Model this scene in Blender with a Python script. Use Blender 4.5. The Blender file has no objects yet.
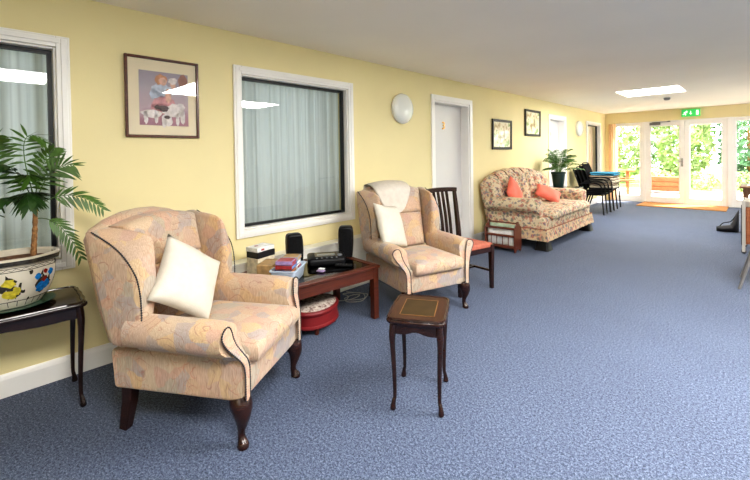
import bpy, bmesh, random
from math import sin, cos, pi, radians, sqrt, atan2, hypot
from mathutils import Vector, Matrix
C = bpy.context.scene.collection
WX, YB, CH = -3.03, 12.05, 2.325

# ------------------------------------------------------------------ mesh builder
class MB:
    def __init__(s):
        s.v = []; s.f = []
    def add(s, vs, fs, M=None):
        o = len(s.v)
        s.v += [tuple(M @ Vector(v)) if M else tuple(v) for v in vs]
        s.f += [tuple(i + o for i in f) for f in fs]
        return s
    def box(s, x0, x1, y0, y1, z0, z1, M=None):
        vs = [(x, y, z) for z in (z0, z1) for y in (y0, y1) for x in (x0, x1)]
        return s.add(vs, [(0, 2, 3, 1), (4, 5, 7, 6), (0, 1, 5, 4), (2, 6, 7, 3), (0, 4, 6, 2), (1, 3, 7, 5)], M)
    def loft(s, secs, caps=True, closed=True, M=None):
        n = len(secs[0]); vs = [p for q in secs for p in q]; fs = []
        for i in range(len(secs) - 1):
            for j in range(n if closed else n - 1):
                k = (j + 1) % n
                fs.append((i * n + j, i * n + k, (i + 1) * n + k, (i + 1) * n + j))
        if caps and closed:
            fs.append(tuple(range(n))[::-1]); fs.append(tuple((len(secs) - 1) * n + j for j in range(n)))
        return s.add(vs, fs, M)
    def tube(s, pts, rad, n=8, square=False, M=None, caps=True):
        pts = [Vector(p) for p in pts]
        if not isinstance(rad, (list, tuple)): rad = [rad] * len(pts)
        secs = []; t0 = None; u = None
        for i, p in enumerate(pts):
            a = pts[max(0, i - 1)]; b = pts[min(len(pts) - 1, i + 1)]
            t = (b - a).normalized()
            if u is None:
                r = Vector((0, 0, 1)) if abs(t.z) < .9 else Vector((1, 0, 0))
                u = (r - t * r.dot(t)).normalized()
            else:
                u = (u - t * u.dot(t)).normalized()
            w = t.cross(u); m = 4 if square else n; ph = pi / 4 if square else 0
            k = rad[i] * (sqrt(2) if square else 1)
            secs.append([p + (u * cos(2 * pi * j / m + ph) + w * sin(2 * pi * j / m + ph)) * k for j in range(m)])
        return s.loft(secs, caps=caps, M=M)
    def lathe(s, prof, n=24, M=None, sx=1, sy=1):
        return s.loft([[(r * sx * cos(2 * pi * j / n), r * sy * sin(2 * pi * j / n), z) for j in range(n)] for r, z in prof], M=M)
    def superbox(s, c, h, e=.3, n=12, e2=None, M=None):
        e2 = e2 or e
        sp = lambda a, p: (1 if a >= 0 else -1) * abs(a) ** p
        secs = []
        for i in range(n + 1):
            la = -pi / 2 + pi * i / n
            la = max(-pi / 2 + .02, min(pi / 2 - .02, la))
            secs.append([(c[0] + h[0] * sp(cos(la), e2) * sp(cos(2 * pi * j / (3 * n)), e), c[1] + h[1] * sp(cos(la), e2) * sp(sin(2 * pi * j / (3 * n)), e), c[2] + h[2] * sp(sin(la), e2)) for j in range(3 * n)])
        return s.loft(secs, M=M)
    def slab(s, out, t, r, fn, n=4, out2=None):
        # rounded-edge extrusion of outline [(a,b)] (counter-clockwise), fn(a,b,w)->xyz
        m = len(out); nor = []
        for i in range(m):
            a = out[i - 1]; b = out[i]; c = out[(i + 1) % m]
            d1 = Vector((b[0] - a[0], b[1] - a[1])).normalized(); d2 = Vector((c[0] - b[0], c[1] - b[1])).normalized()
            q = Vector((d1.y + d2.y, -d1.x - d2.x)); q.normalize(); nor.append(q)
        o2 = out2 or out
        def lay(ins, w):
            k = (w + t / 2) / t
            return [fn(p[0] * (1 - k) + o2[i][0] * k - nor[i].x * ins, p[1] * (1 - k) + o2[i][1] * k - nor[i].y * ins, w) for i, p in enumerate(out)]
        secs = []
        for i in range(n + 1):
            a = pi / 2 * i / n; secs.append(lay(r * (1 - sin(a)), -t / 2 + r * (1 - cos(a))))
        for i in range(n, -1, -1):
            a = pi / 2 * i / n; secs.append(lay(r * (1 - sin(a)), t / 2 - r * (1 - cos(a))))
        return s.loft(secs)
    def grid(s, fn, nu, nv, M=None):
        vs = [fn(i / nu, j / nv) for i in range(nu + 1) for j in range(nv + 1)]
        fs = [(i * (nv + 1) + j, (i + 1) * (nv + 1) + j, (i + 1) * (nv + 1) + j + 1, i * (nv + 1) + j + 1) for i in range(nu) for j in range(nv)]
        return s.add(vs, fs, M)
    def build(s, name, mat, parent=None, smooth=True, bevel=0, seg=2, subsurf=0, angle=40, solid=0):
        me = bpy.data.meshes.new(name); me.from_pydata(s.v, [], s.f); me.update()
        bm = bmesh.new(); bm.from_mesh(me); bmesh.ops.recalc_face_normals(bm, faces=bm.faces)
        if smooth:
            for f in bm.faces: f.smooth = True
            if not subsurf:
                for e in bm.edges:
                    if len(e.link_faces) == 2 and e.calc_face_angle(0) > radians(angle): e.smooth = False
        bm.to_mesh(me); bm.free()
        if mat: me.materials.append(mat)
        o = bpy.data.objects.new(name, me); C.objects.link(o)
        if parent: o.parent = parent
        if solid:
            d = o.modifiers.new('s', 'SOLIDIFY'); d.thickness = solid; d.offset = 0
        if bevel:
            d = o.modifiers.new('b', 'BEVEL'); d.width = bevel; d.segments = seg; d.limit_method = 'ANGLE'; d.angle_limit = radians(40)
        if subsurf:
            d = o.modifiers.new('u', 'SUBSURF'); d.levels = subsurf; d.render_levels = subsurf
        return o

def tag(o, label, cat, group=None, kind=None):
    o['label'] = label; o['category'] = cat
    if group: o['group'] = group
    if kind: o['kind'] = kind
    return o
def thing(name, label, cat, loc=(0, 0, 0), rz=0, group=None):
    o = bpy.data.objects.new(name, None); C.objects.link(o); o.empty_display_size = .1
    o.location = loc; o.rotation_euler = (0, 0, radians(rz))
    return tag(o, label, cat, group)
def struct(o):
    o['kind'] = 'structure'; return o
def copy_tree(o, parent=None):
    c = o.copy(); C.objects.link(c)
    if parent: c.parent = parent
    for ch in list(o.children): copy_tree(ch, c)
    return c
def T(x, y, z, rz=0, rx=0, ry=0):
    return Matrix.Translation((x, y, z)) @ Matrix.Rotation(radians(rz), 4, 'Z') @ Matrix.Rotation(radians(ry), 4, 'Y') @ Matrix.Rotation(radians(rx), 4, 'X')
def bez(p0, p1, p2, n):
    p0, p1, p2 = map(Vector, (p0, p1, p2))
    return [p0 * (1 - t) ** 2 + p1 * 2 * t * (1 - t) + p2 * t * t for t in [i / n for i in range(n + 1)]]
def crom(P, n=6):
    P = [Vector(p) for p in P]; out = []
    for i in range(len(P) - 1):
        a = P[max(0, i - 1)]; b = P[i]; c = P[i + 1]; d = P[min(len(P) - 1, i + 2)]
        for k in range(n):
            t = k / n; out.append(.5 * ((2 * b) + (c - a) * t + (2 * a - 5 * b + 4 * c - d) * t * t + (3 * b - a - 3 * c + d) * t ** 3))
    out.append(P[-1]); return out

def beads(P, step=.0055, big=.0047, small=.0016):
    P = [Vector(p) for p in P]; out = [P[0]]; acc = 0
    for a, b in zip(P, P[1:]):
        L = (b - a).length
        while acc + L >= step:
            a = a.lerp(b, (step - acc) / L); out.append(a); L = (b - a).length; acc = 0
        acc += L
    return out, [big if i % 2 else small for i in range(len(out))]
# ------------------------------------------------------------------ materials
class NT:
    def __init__(s, name, col=(.8, .8, .8), rough=.5, **kw):
        s.m = bpy.data.materials.new(name); s.m.use_nodes = True; s.t = s.m.node_tree
        s.b = s.t.nodes['Principled BSDF']; s.o = s.t.nodes['Material Output']
        s.set('Base Color', (*col, 1)); s.set('Roughness', rough)
        for k, v in kw.items(): s.set(k.replace('_', ' '), v)
    def set(s, k, v):
        if isinstance(v, bpy.types.NodeSocket): s.t.links.new(v, s.b.inputs[k])
        else: s.b.inputs[k].default_value = v
    def n(s, typ, **kw):
        nd = s.t.nodes.new(typ)
        for k, v in kw.items():
            if k.startswith('i_'):
                key = k[2:].replace('_', ' '); key = int(key) if key.isdigit() else key
                if isinstance(v, bpy.types.NodeSocket): s.t.links.new(v, nd.inputs[key])
                else: nd.inputs[key].default_value = v
            else: setattr(nd, k, v)
        return nd
    def obj(s, scale=(1, 1, 1)):
        tc = s.n('ShaderNodeTexCoord'); mp = s.n('ShaderNodeMapping', i_Vector=tc.outputs['Object'], i_Scale=scale); return mp.outputs[0]
    def noise(s, vec, scale, det=3, rough=.5, dist=0):
        return s.n('ShaderNodeTexNoise', i_Vector=vec, i_Scale=scale, i_Detail=det, i_Roughness=rough, i_Distortion=dist)
    def vor(s, vec, scale, feature='F1'):
        return s.n('ShaderNodeTexVoronoi', i_Vector=vec, i_Scale=scale, feature=feature)
    def ramp(s, fac, stops, interp='LINEAR'):
        r = s.n('ShaderNodeValToRGB', i_Fac=fac); cr = r.color_ramp; cr.interpolation = interp
        while len(cr.elements) < len(stops): cr.elements.new(.5)
        for e, (p, c) in zip(cr.elements, stops): e.position = p; e.color = (*c, 1) if len(c) == 3 else c
        return r.outputs[0]
    def mix(s, fac, a, b, blend='MIX'):
        m = s.n('ShaderNodeMix', data_type='RGBA', blend_type=blend)
        for i, v in ((0, fac), (6, a), (7, b)):
            if isinstance(v, bpy.types.NodeSocket): s.t.links.new(v, m.inputs[i])
            else: m.inputs[i].default_value = v if i == 0 else ((*v, 1) if len(v) == 3 else v)
        return m.outputs[2]
    def math(s, op, a, b=0.0, c=None):
        m = s.n('ShaderNodeMath', operation=op, i_0=a, i_1=b)
        return m.outputs[0]
    def bump(s, h, strength=.3, dist=.01):
        b = s.n('ShaderNodeBump', i_Strength=strength, i_Distance=dist, i_Height=h); s.set('Normal', b.outputs[0])

def simple(name, col, rough=.5, **kw): return NT(name, col, rough, **kw).m
def varied(name, col, rough=.6, scale=8, amt=.15, bump=0, bscale=60, **kw):
    n = NT(name, col, rough, **kw); v = n.obj(); a = n.noise(v, scale, 4)
    lo = tuple(c * (1 - amt) for c in col); hi = tuple(min(1, c * (1 + amt)) for c in col)
    n.set('Base Color', n.ramp(a.outputs[0], [(.3, lo), (.7, hi)]))
    if bump: n.bump(n.noise(v, bscale, 3).outputs[0], bump, .01)
    return n.m
def wood(name, dark, light, rough=.3, stretch=(3, 3, 40), rot=None, coat=.3):
    n = NT(name, dark, rough); v = n.obj(stretch); a = n.noise(v, 2.0, 5, .6, .6)
    n.set('Base Color', n.ramp(a.outputs[0], [(.3, dark), (.7, light)])); n.set('Coat Weight', coat); n.set('Coat Roughness', .15)
    return n.m

def upholstery():
    n = NT('peach_tapestry', (.7, .48, .32), .9); v = n.obj()
    nz = n.noise(v, 9, 3); vd = n.mix(.075, v, nz.outputs[1], 'ADD')
    cell = n.vor(vd, 12.5); sep = n.n('ShaderNodeSeparateColor', i_0=cell.outputs['Color'])
    pal = n.ramp(sep.outputs[0], [(0, (.58, .41, .28)), (.2, (.57, .365, .275)), (.38, (.58, .47, .34)), (.54, (.66, .46, .24)), (.70, (.41, .36, .34)), (.84, (.57, .40, .30)), (.92, (.44, .40, .31))], 'CONSTANT')
    soft = n.ramp(n.noise(v, 11, 3).outputs[0], [(.35, (.4, .4, .4)), (.62, (.78, .78, .78))])
    base = n.mix(soft, (.595, .44, .315), pal)
    v2 = n.vor(vd, 5.5)
    ring = n.math('PINGPONG', n.math('MULTIPLY', v2.outputs['Distance'], 6.5), .5)
    line = n.ramp(ring, [(0, (1, 1, 1)), (.03, (1, 1, 1)), (.07, (0, 0, 0))])
    gate = n.ramp(n.noise(v, 6.5, 1).outputs[0], [(.5, (0, 0, 0)), (.56, (1, 1, 1))])
    lm = n.mix(1, line, gate, 'MULTIPLY')
    c1 = n.mix(n.math('MULTIPLY', lm, .62), base, (.36, .18, .14))
    v3 = n.vor(n.mix(.03, n.obj((1.3, 1.3, 1)), n.noise(v, 14, 2).outputs[1], 'ADD'), 8)
    edge = n.ramp(n.math('PINGPONG', n.math('MULTIPLY', v3.outputs['Distance'], 4.6), .5), [(0, (1, 1, 1)), (.02, (1, 1, 1)), (.05, (0, 0, 0))])
    g3 = n.ramp(n.noise(n.obj((1.1, 1, 1)), 5, 1).outputs[0], [(.53, (0, 0, 0)), (.57, (1, 1, 1))])
    c2 = n.mix(n.math('MULTIPLY', n.mix(1, edge, g3, 'MULTIPLY'), .55), c1, (.50, .19, .13))
    wv = n.noise(n.obj((1, 1, .12)), 260, 2)
    wf = n.ramp(wv.outputs[0], [(.3, (.80, .78, .76)), (.7, (1.12, 1.12, 1.14))])
    c3 = n.mix(1, c2, wf, 'MULTIPLY')
    bl = n.ramp(n.noise(v, 4, 2).outputs[0], [(.35, (.80, .82, .86)), (.65, (.93, .885, .83))])
    n.set('Base Color', n.mix(1, c3, bl, 'MULTIPLY')); n.set('Sheen Weight', .15)
    n.bump(wv.outputs[0], .25, .004)
    return n.m
def floral(name='floral_linen', base=(.66, .545, .37)):
    n = NT(name, base, .9); v = n.obj()
    nz = n.noise(v, 24, 3); vd = n.mix(.05, v, nz.outputs[1], 'ADD')
    col = base
    for sc, th, pal, lo in ((15.5, .40, [(0, (.50, .16, .13)), (.4, (.62, .28, .20)), (.65, (.42, .10, .09)), (.85, (.68, .38, .28))], .30), (21, .39, [(0, (.12, .14, .12)), (.4, (.10, .11, .17)), (.7, (.22, .24, .13)), (.85, (.16, .13, .2))], .32), (34, .38, [(0, (.55, .24, .16)), (.5, (.2, .22, .14)), (.75, (.18, .17, .24))], .30)):
        c = n.vor(vd, sc); sp = n.n('ShaderNodeSeparateColor', i_0=c.outputs['Color'])
        mk = n.ramp(c.outputs['Distance'], [(th, (1, 1, 1)), (th + .08, (0, 0, 0))])
        g = n.ramp(sp.outputs[1], [(lo, (0, 0, 0)), (lo + .01, (1, 1, 1))])
        m = n.mix(1, mk, g, 'MULTIPLY')
        col = n.mix(n.math('MULTIPLY', m, .72), col, n.ramp(sp.outputs[0], pal, 'CONSTANT'))
    n.set('Base Color', col); n.bump(n.noise(v, 200, 2).outputs[0], .15, .004)
    return n.m
def carpet():
    n = NT('blue_carpet', (.13, .17, .29), .95); v = n.obj()
    a = n.noise(v, 84, 3, .9); b = n.noise(v, 180, 2, .8); c = n.noise(v, 1.3, 2)
    f = n.math('ADD', n.math('MULTIPLY', a.outputs[0], .55), n.math('MULTIPLY', b.outputs[0], .45))
    col = n.ramp(f, [(.39, (.013, .019, .040)), (.5, (.070, .094, .158)), (.61, (.23, .275, .37))])
    big = n.ramp(c.outputs[0], [(.3, (.93, .93, .94)), (.7, (1.05, 1.05, 1.05))])
    n.set('Base Color', n.mix(1, col, big, 'MULTIPLY')); n.set('Sheen Weight', .04); n.set('Specular IOR Level', .3); n.set('Roughness', .75)
    n.bump(f, .6, .012)
    return n.m
def glass(name, refl=.10, tint=(1, 1, 1)):
    n = NT(name); t = n.t
    tr = n.n('ShaderNodeBsdfTransparent', i_Color=(*tint, 1)); gl = n.n('ShaderNodeBsdfGlossy', i_Roughness=.0)
    fr = n.n('ShaderNodeFresnel', i_IOR=1.5)
    f = n.math('ADD', fr.outputs[0], refl)
    mx = n.n('ShaderNodeMixShader', i_0=f, i_1=tr.outputs[0], i_2=gl.outputs[0])
    t.links.new(mx.outputs[0], n.o.inputs[0]); return n.m
def emit(name, col, st):
    n = NT(name, col, .5); n.set('Emission Color', (*col, 1)); n.set('Emission Strength', st); return n.m
def translucent(name, col, amt=.5):
    n = NT(name, col, .9); d = n.n('ShaderNodeBsdfDiffuse', i_Color=(*col, 1)); tl = n.n('ShaderNodeBsdfTranslucent', i_Color=(*col, 1))
    v = n.obj(); a = n.noise(n.obj((40, 40, .5)), 1.0, 2)
    cc = n.ramp(a.outputs[0], [(.3, tuple(c * .74 for c in col)), (.5, tuple(c * .92 for c in col)), (.7, col)])
    n.t.links.new(cc, d.inputs[0]); n.t.links.new(cc, tl.inputs[0])
    mx = n.n('ShaderNodeMixShader', i_0=amt, i_1=d.outputs[0], i_2=tl.outputs[0]); n.t.links.new(mx.outputs[0], n.o.inputs[0]); return n.m

M = {}
M['wall'] = varied('yellow_wall_paint', (.81, .71, .40), .75, 1.5, .03, .05, 120)
M['ceil'] = varied('ceiling_paint', (.93, .87, .76), .85, 1.2, .02, .05, 90)
M['white'] = varied('white_gloss_paint', (.88, .86, .82), .35, 3, .03)
M['doorp'] = varied('door_paint', (.70, .685, .665), .4, 3, .02)
M['white2'] = varied('white_boxing_paint', (.80, .79, .72), .5, 3, .04)
M['carpet'] = carpet()
M['uph'] = upholstery()
M['flor'] = floral()
M['flor2'] = floral('floral_border_linen', (.62, .46, .28))
M['mahog'] = wood('mahogany_dark', (.013, .005, .004), (.040, .012, .007), .25, coat=.15)
M['mahog2'] = wood('mahogany_brown', (.035, .013, .008), (.085, .030, .014), .2)
M['dark'] = wood('dark_table_wood', (.010, .005, .004), (.028, .011, .008), .16, (30, 3, 3))
M['redwood'] = wood('red_brown_wood', (.055, .011, .004), (.115, .024, .008), .4, (30, 3, 30), coat=.1)
M['rackwood'] = wood('rack_wood', (.10, .022, .012), (.17, .045, .022), .35)
M['blackpl'] = simple('black_plastic', (.006, .006, .007), .38, Specular_IOR_Level=.25)
M['mesh'] = varied('speaker_cloth', (.008, .008, .009), .9, 80, .3, Specular_IOR_Level=.15)
M['silver'] = simple('silver_plastic', (.35, .37, .39), .3, Metallic=.7)
M['chrome'] = simple('brushed_chrome', (.6, .6, .6), .25, Metallic=1.0)
M['grey_metal'] = simple('grey_tube_metal', (.30, .29, .28), .35, Metallic=.6)
M['stud'] = simple('dark_braid', (.016, .017, .024), .6)
M['cush'] = varied('white_cushion_cloth', (.58, .54, .46), .9, 30, .04, .15, 180)
M['lace'] = varied('cream_linen', (.58, .53, .46), .9, 25, .06, .25, 90)
M['salmon'] = varied('salmon_seat_cloth', (.44, .135, .085), .85, 40, .15, .1, 150)
M['coral'] = varied('coral_cushion_cloth', (.82, .19, .13), .8, 10, .08, .1, 150)
M['blackgap'] = simple('black_window_frame', (.007, .007, .008), .4)
M['pane'] = glass('window_glass', .05)
M['pane_clear'] = glass('clear_glass', .0)
M['tglass'] = glass('table_glass', .06, (.45, .45, .42))
M['curtain'] = translucent('net_curtain', (.66, .72, .70), .5)
M['beige_net'] = translucent('beige_net', (.80, .74, .58), .3)
M['orange_curtain'] = translucent('orange_curtain', (.95, .72, .50), .6)
M['opal'] = simple('opal_glass', (.78, .80, .76), .12, Coat_Weight=.6)
M['brass'] = simple('brass', (.75, .42, .10), .3, Metallic=.9)
M['sky_panel'] = emit('rooflight_glow', (1, .98, .95), 9)
M['green_sign'] = emit('exit_green', (.05, .60, .14), .35)
M['sign_white'] = emit('exit_white', (.75, 1, .75), .9)
M['greyplastic'] = simple('grey_detector', (.16, .16, .16), .5)
M['mat'] = varied('coir_mat', (.52, .24, .07), .95, 60, .2, .4, 120)
M['leaf'] = varied('palm_leaf', (.058, .130, .016), .45, 9, .45)
M['leaf2'] = varied('dark_palm_leaf', (.024, .066, .012), .45, 9, .4)
M['fern'] = varied('fern_leaf', (.075, .18, .035), .5, 9, .4)
M['stem'] = varied('palm_stem', (.30, .15, .055), .7, 60, .5, .5, 90)
M['rachis'] = simple('palm_rachis', (.09, .17, .04), .5)
M['soil'] = varied('potting_soil', (.16, .075, .04), .95, 60, .4, .6, 90)
M['pot'] = varied('glazed_ivory_ceramic', (.70, .64, .52), .14, 14, .06)
M['pot_dark'] = varied('pot_dark_glaze', (.05, .045, .035), .2, 40, .5)
M['pot_blue'] = varied('pot_blue_glaze', (.02, .20, .52), .18, 60, .4)
M['pot_red'] = varied('pot_red_glaze', (.28, .03, .02), .18, 60, .3)
M['pot_yel'] = varied('pot_yellow_glaze', (.62, .52, .05), .18, 60, .3)
M['saucer'] = simple('green_saucer_glaze', (.04, .11, .075), .2)
M['potgreen'] = simple('dark_green_pot', (.010, .035, .032), .4)
M['red'] = varied('red_leather', (.17, .006, .008), .55, 5, .1)
M['paper'] = varied('white_paper', (.74, .74, .72), .7, 30, .08)
def tapestry():
    n = NT('pouf_tapestry', (.5, .4, .35), .95); v = n.obj(); a = n.noise(v, 34, 4, .7)
    n.set('Base Color', n.ramp(a.outputs[0], [(.36, (.10, .04, .035)), (.46, (.42, .33, .28)), (.58, (.66, .60, .52)), (.68, (.28, .20, .18))])); n.bump(a.outputs[0], .4, .01); return n.m
M['tap'] = tapestry()
def leather():
    n = NT('tooled_leather', (.09, .055, .02), .55, Specular_IOR_Level=.3); v = n.obj(); a = n.noise(v, 12, 3)
    n.set('Base Color', n.ramp(a.outputs[0], [(.3, (.034, .020, .007)), (.7, (.055, .032, .010))])); return n.m
M['leather'] = leather()
M['goldline'] = simple('gold_tooling', (.22, .10, .025), .35)
M['topwood'] = wood('brown_table_top', (.030, .010, .004), (.058, .020, .007), .5, (20, 3, 3), coat=.0)

# ------------------------------------------------------------------ room shell
fl = MB().box(-3.35, 3.4, -3.0, 12.16, -.12, 0); o = struct(fl.build('floor', M['carpet'], smooth=False))

LW = 0.2
b = MB(); b.box(WX - 1.6, WX - 1.5, -3.2, YB + .12, 0, CH + .1); b.box(WX - 1.5, WX - LW, -3.2, YB + .12, CH, CH + .1); b.box(WX - 1.5, WX - LW, -3.2, YB + .12, -.12, 0)
for yy in (-3.2, .95, 3.6, 9.5, 12.05): b.box(WX - 1.5, WX - LW, yy, yy + .1, 0, CH)
struct(b.build('wall_beyond', M['white2'], smooth=False))
ops = [(-.72, .367, .725, 1.995), (1.545, 2.705, .725, 1.995), (4.20, 5.06, 0, 2.02), (8.10, 8.95, 0, 2.01), (10.48, 11.50, .725, 1.995)]
b = MB(); y = -3.0
for y0, y1, z0, z1 in ops:
    b.box(WX - LW, WX, y, y0, 0, CH + .1)
    if z0 > 0: b.box(WX - LW, WX, y0, y1, 0, z0)
    b.box(WX - LW, WX, y0, y1, z1, CH + .1); y = y1
b.box(WX - LW, WX, y, YB + .12, 0, CH + .1)
struct(b.build('wall_left', M['wall'], smooth=False))
b = MB(); b.box(WX, 3.2, YB, YB + .12, 2.055, CH + .1); b.box(WX, -2.95, YB, YB + .12, 0, 2.055); b.box(1.5, 3.2, YB, YB + .12, 0, 2.055)
struct(b.build('wall_back', M['wall'], smooth=False))
b = MB(); b.box(3.2, 3.4, -3.0, 8.7, 0, CH + .1); b.box(3.2, 3.4, 11.6, YB + .12, 0, CH + .1); b.box(3.2, 3.4, 8.7, 11.6, 2.1, CH + .1); b.box(3.2, 3.4, 8.7, 11.6, 0, .35)  # opening added in this unseen wall to light the far end and sofa
struct(b.build('wall_right', M['white2'], smooth=False))
struct(MB().box(WX - LW, 3.4, -3.2, -3.0, 0, CH + .1).build('wall_front', M['wall'], smooth=False))
# ceiling with roof-light openings
sk = [(-1.8, -.9, 7.69, 8.63), (.42, 1.32, 3.25, 4.2), (-.32, .62, -.2, .72), (-.45, .95, 2.15, 2.75)]
xs = sorted({-3.3, 3.4} | {s[0] for s in sk} | {s[1] for s in sk}); ys = sorted({-3.2, YB + .12} | {s[2] for s in sk} | {s[3] for s in sk})
b = MB()
for i in range(len(xs) - 1):
    for j in range(len(ys) - 1):
        cx = (xs[i] + xs[i + 1]) / 2; cy = (ys[j] + ys[j + 1]) / 2
        if any(s[0] < cx < s[1] and s[2] < cy < s[3] for s in sk): continue
        b.box(xs[i], xs[i + 1], ys[j], ys[j + 1], CH, CH + .1)
struct(b.build('ceiling', M['ceil'], smooth=False))
for k, s in enumerate(sk):
    e = MB()
    for q in ((s[0], s[0] + .02, s[2], s[3]), (s[1] - .02, s[1], s[2], s[3]), (s[0] + .02, s[1] - .02, s[2], s[2] + .02), (s[0] + .02, s[1] - .02, s[3] - .02, s[3])):
        e.box(*q, CH, CH + .1)
    fr = struct(e.build('window_%d' % (k + 6), M['white'], smooth=False))
    MB().box(s[0] + .02, s[1] - .02, s[2] + .02, s[3] - .02, CH + .012, CH + .03).build('pane', M['sky_panel'], fr, smooth=False)

def sheet_x(x, y0, y1, z0, z1): return MB().add([(x, y0, z0), (x, y1, z0), (x, y1, z1), (x, y0, z1)], [(0, 1, 2, 3)])
def frame_x(mb, y0, y1, z0, z1, w, x0, x1, bottom=True):
    mb.box(x0, x1, y0, y0 + w, z0, z1); mb.box(x0, x1, y1 - w, y1, z0, z1); mb.box(x0, x1, y0 + w, y1 - w, z1 - w, z1)
    if bottom: mb.box(x0, x1, y0 + w, y1 - w, z0, z0 + w)
for k, (y0, y1, z0, z1) in enumerate((ops[0], ops[1], ops[4])):
    b = MB(); frame_x(b, y0 - .067, y1 + .067, z0 - .067, z1 + .067, .067, WX, WX + .022)
    frame_x(b, y0 - .052, y1 + .052, z0 - .052, z1 + .052, .03, WX + .022, WX + .03)
    frame_x(b, y0, y1, z0, z1, .012, WX - .075, WX + .004)
    r = struct(b.build('window_%d' % (k + 1), M['white'], bevel=.004, smooth=False))
    b = MB(); frame_x(b, y0 + .012, y1 - .012, z0 + .012, z1 - .012, .022, WX - .085, WX - .05); b.build('frame', M['blackgap'], r, smooth=False)
    sheet_x(WX - .069, y0 + .03, y1 - .03, z0 + .03, z1 - .03).build('pane', M['pane'], r, smooth=False)
    rnd = random.Random(k + 3)
    ph = [rnd.uniform(0, 6) for _ in range(4)]
    def cur(u, v, y0=y0, y1=y1, z0=z0, z1=z1, ph=ph):
        yy = y0 - .05 + (y1 - y0 + .1) * u; t = yy * 40
        a = .014 * sin(t + ph[0] + 1.2 * sin(yy * 7 + ph[1])) + .009 * sin(t * 1.9 + ph[2] + .4 * v) + .007 * sin(t * .37 + ph[3])
        return (WX - .15 + a, yy, z0 - .06 + (z1 - z0 + .1) * v)
    if k == 2: MB().grid(cur, 200, 3).build('added_net', M['beige_net'], r)  # net added behind the far pane to brighten it
    if k < 2:
        cu = MB().grid(cur, 260, 4).build('net_curtain', M['curtain'])
        tag(cu, ['pale net curtain behind the glass of the window behind the potted palm', 'pale net curtain behind the glass of the window above the coffee table'][k], 'curtain', 'net curtains behind the wall windows')
    else:
        MB().box(WX - .8, WX - .78, y0 - .4, y1 + .5, z0 - .3, z1 + .2).build('added_backing', varied('pale_added_backing', (.85, .78, .6), .7, 3, .1), r, smooth=False)  # pale backing added beyond the far window so its pane looks lighter
# doors on the left wall
for k, (y0, y1, zt, num) in enumerate(((4.20, 5.06, 2.02, '3'), (8.10, 8.95, 2.01, None))):
    b = MB(); frame_x(b, y0 - .07, y1 + .07, 0, zt + .07, .07, WX, WX + .02, False)
    frame_x(b, y0, y1, 0, zt, .025, WX - .15, WX + .004, False)
    frame_x(b, y0 + .025, y1 - .025, 0, zt - .025, .014, WX - .15, WX - .135 + .015, False)
    d = struct(b.build('door_%d' % (k + 1), M['white'], bevel=.004, smooth=False))
    MB().box(WX - .165, WX - .12, y0 + .028, y1 - .028, .006, zt - .028).build('door_leaf', M['doorp'], d, bevel=.003, smooth=False)
    if num:
        cu = bpy.data.curves.new('number', 'FONT'); cu.body = num; cu.size = .15; cu.extrude = .004; cu.align_x = 'CENTER'
        to = bpy.data.objects.new('number', cu); C.objects.link(to); bpy.context.view_layer.update()
        me = bpy.data.meshes.new_from_object(to.evaluated_get(bpy.context.evaluated_depsgraph_get())); bpy.data.objects.remove(to)
        no = bpy.data.objects.new('number', me); C.objects.link(no); me.materials.clear(); me.materials.append(M['brass']); no.parent = d
        no.matrix_basis = Matrix(((0, 0, 1, WX - .115), (1, 0, 0, 4.58), (0, 1, 0, 1.66), (0, 0, 0, 1)))
    else:
        MB().box(WX - .12, WX - .114, 8.46, 8.50, 1.66, 1.74).build('number_plate', M['brass'], d, bevel=.002)
# skirting and pipe boxing
for k, (a, c) in enumerate(((-3.0, 1.36), (3.15, 4.13), (5.13, 8.03), (9.02, YB))):
    b = MB(); pr = [(0, 0), (.018, 0), (.018, .10), (.012, .118), (.006, .128), (0, .128)]
    b.loft([[(WX + p[0], yy, p[1]) for p in pr] for yy in (a, c)])
    struct(b.build('baseboard_left' if k == 0 else 'baseboard_left.%03d' % k, M['white'], smooth=False))
b = MB(); b.box(WX, WX + .115, 1.36, 3.15, 0, .47); b.box(WX, WX + .13, 1.35, 3.16, .47, .49)
for yy in (1.8, 2.25, 2.7): b.box(WX + .115, WX + .119, yy - .012, yy + .012, 0, .47)
b.box(WX + .115, WX + .127, 1.36, 3.15, 0, .09)
struct(b.build('trim_1', M['white2'], bevel=.004, smooth=False))

# glazed screen and french doors in the back wall
def frame_y(mb, x0, x1, z0, z1, l, r, t, bt, y0, y1):
    mb.box(x0, x0 + l, y0, y1, z0, z1); mb.box(x1 - r, x1, y0, y1, z0, z1); mb.box(x0 + l, x1 - r, y0, y1, z1 - t, z1); mb.box(x0 + l, x1 - r, y0, y1, z0, z0 + bt)
def glazed(name, x0, x1, l, r, t, bt, ya, yb, gx, zt=2.05):
    b = MB(); frame_y(b, x0, x1, 0, zt, l, r, t, bt, ya, yb)
    bd = [(x0 + l, x0 + l + .015), (x1 - r - .015, x1 - r)]
    for q in bd: b.box(q[0], q[1], ya + .02, yb - .02, bt, zt - t)
    o = struct(b.build(name, M['white'], bevel=.006, smooth=False))
    MB().add([(x0 + l, (ya + yb) / 2, bt), (x1 - r, (ya + yb) / 2, bt), (x1 - r, (ya + yb) / 2, zt - t), (x0 + l, (ya + yb) / 2, zt - t)], [(0, 1, 2, 3)]).build('pane', M['pane_clear'], o, smooth=False)
    return o
glazed('window_4', -2.95, -2.18, .17, .06, .09, .17, YB + .02, YB + .10, 0)
b = MB(); b.box(-2.18, -2.125, YB - .005, YB + .11, 0, 2.055); b.box(-.55, -.46, YB - .005, YB + .11, 0, 2.055); b.box(-2.125, -.55, YB - .005, YB + .11, 2.02, 2.055)
struct(b.build('trim_2', M['white'], bevel=.006, smooth=False))
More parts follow.
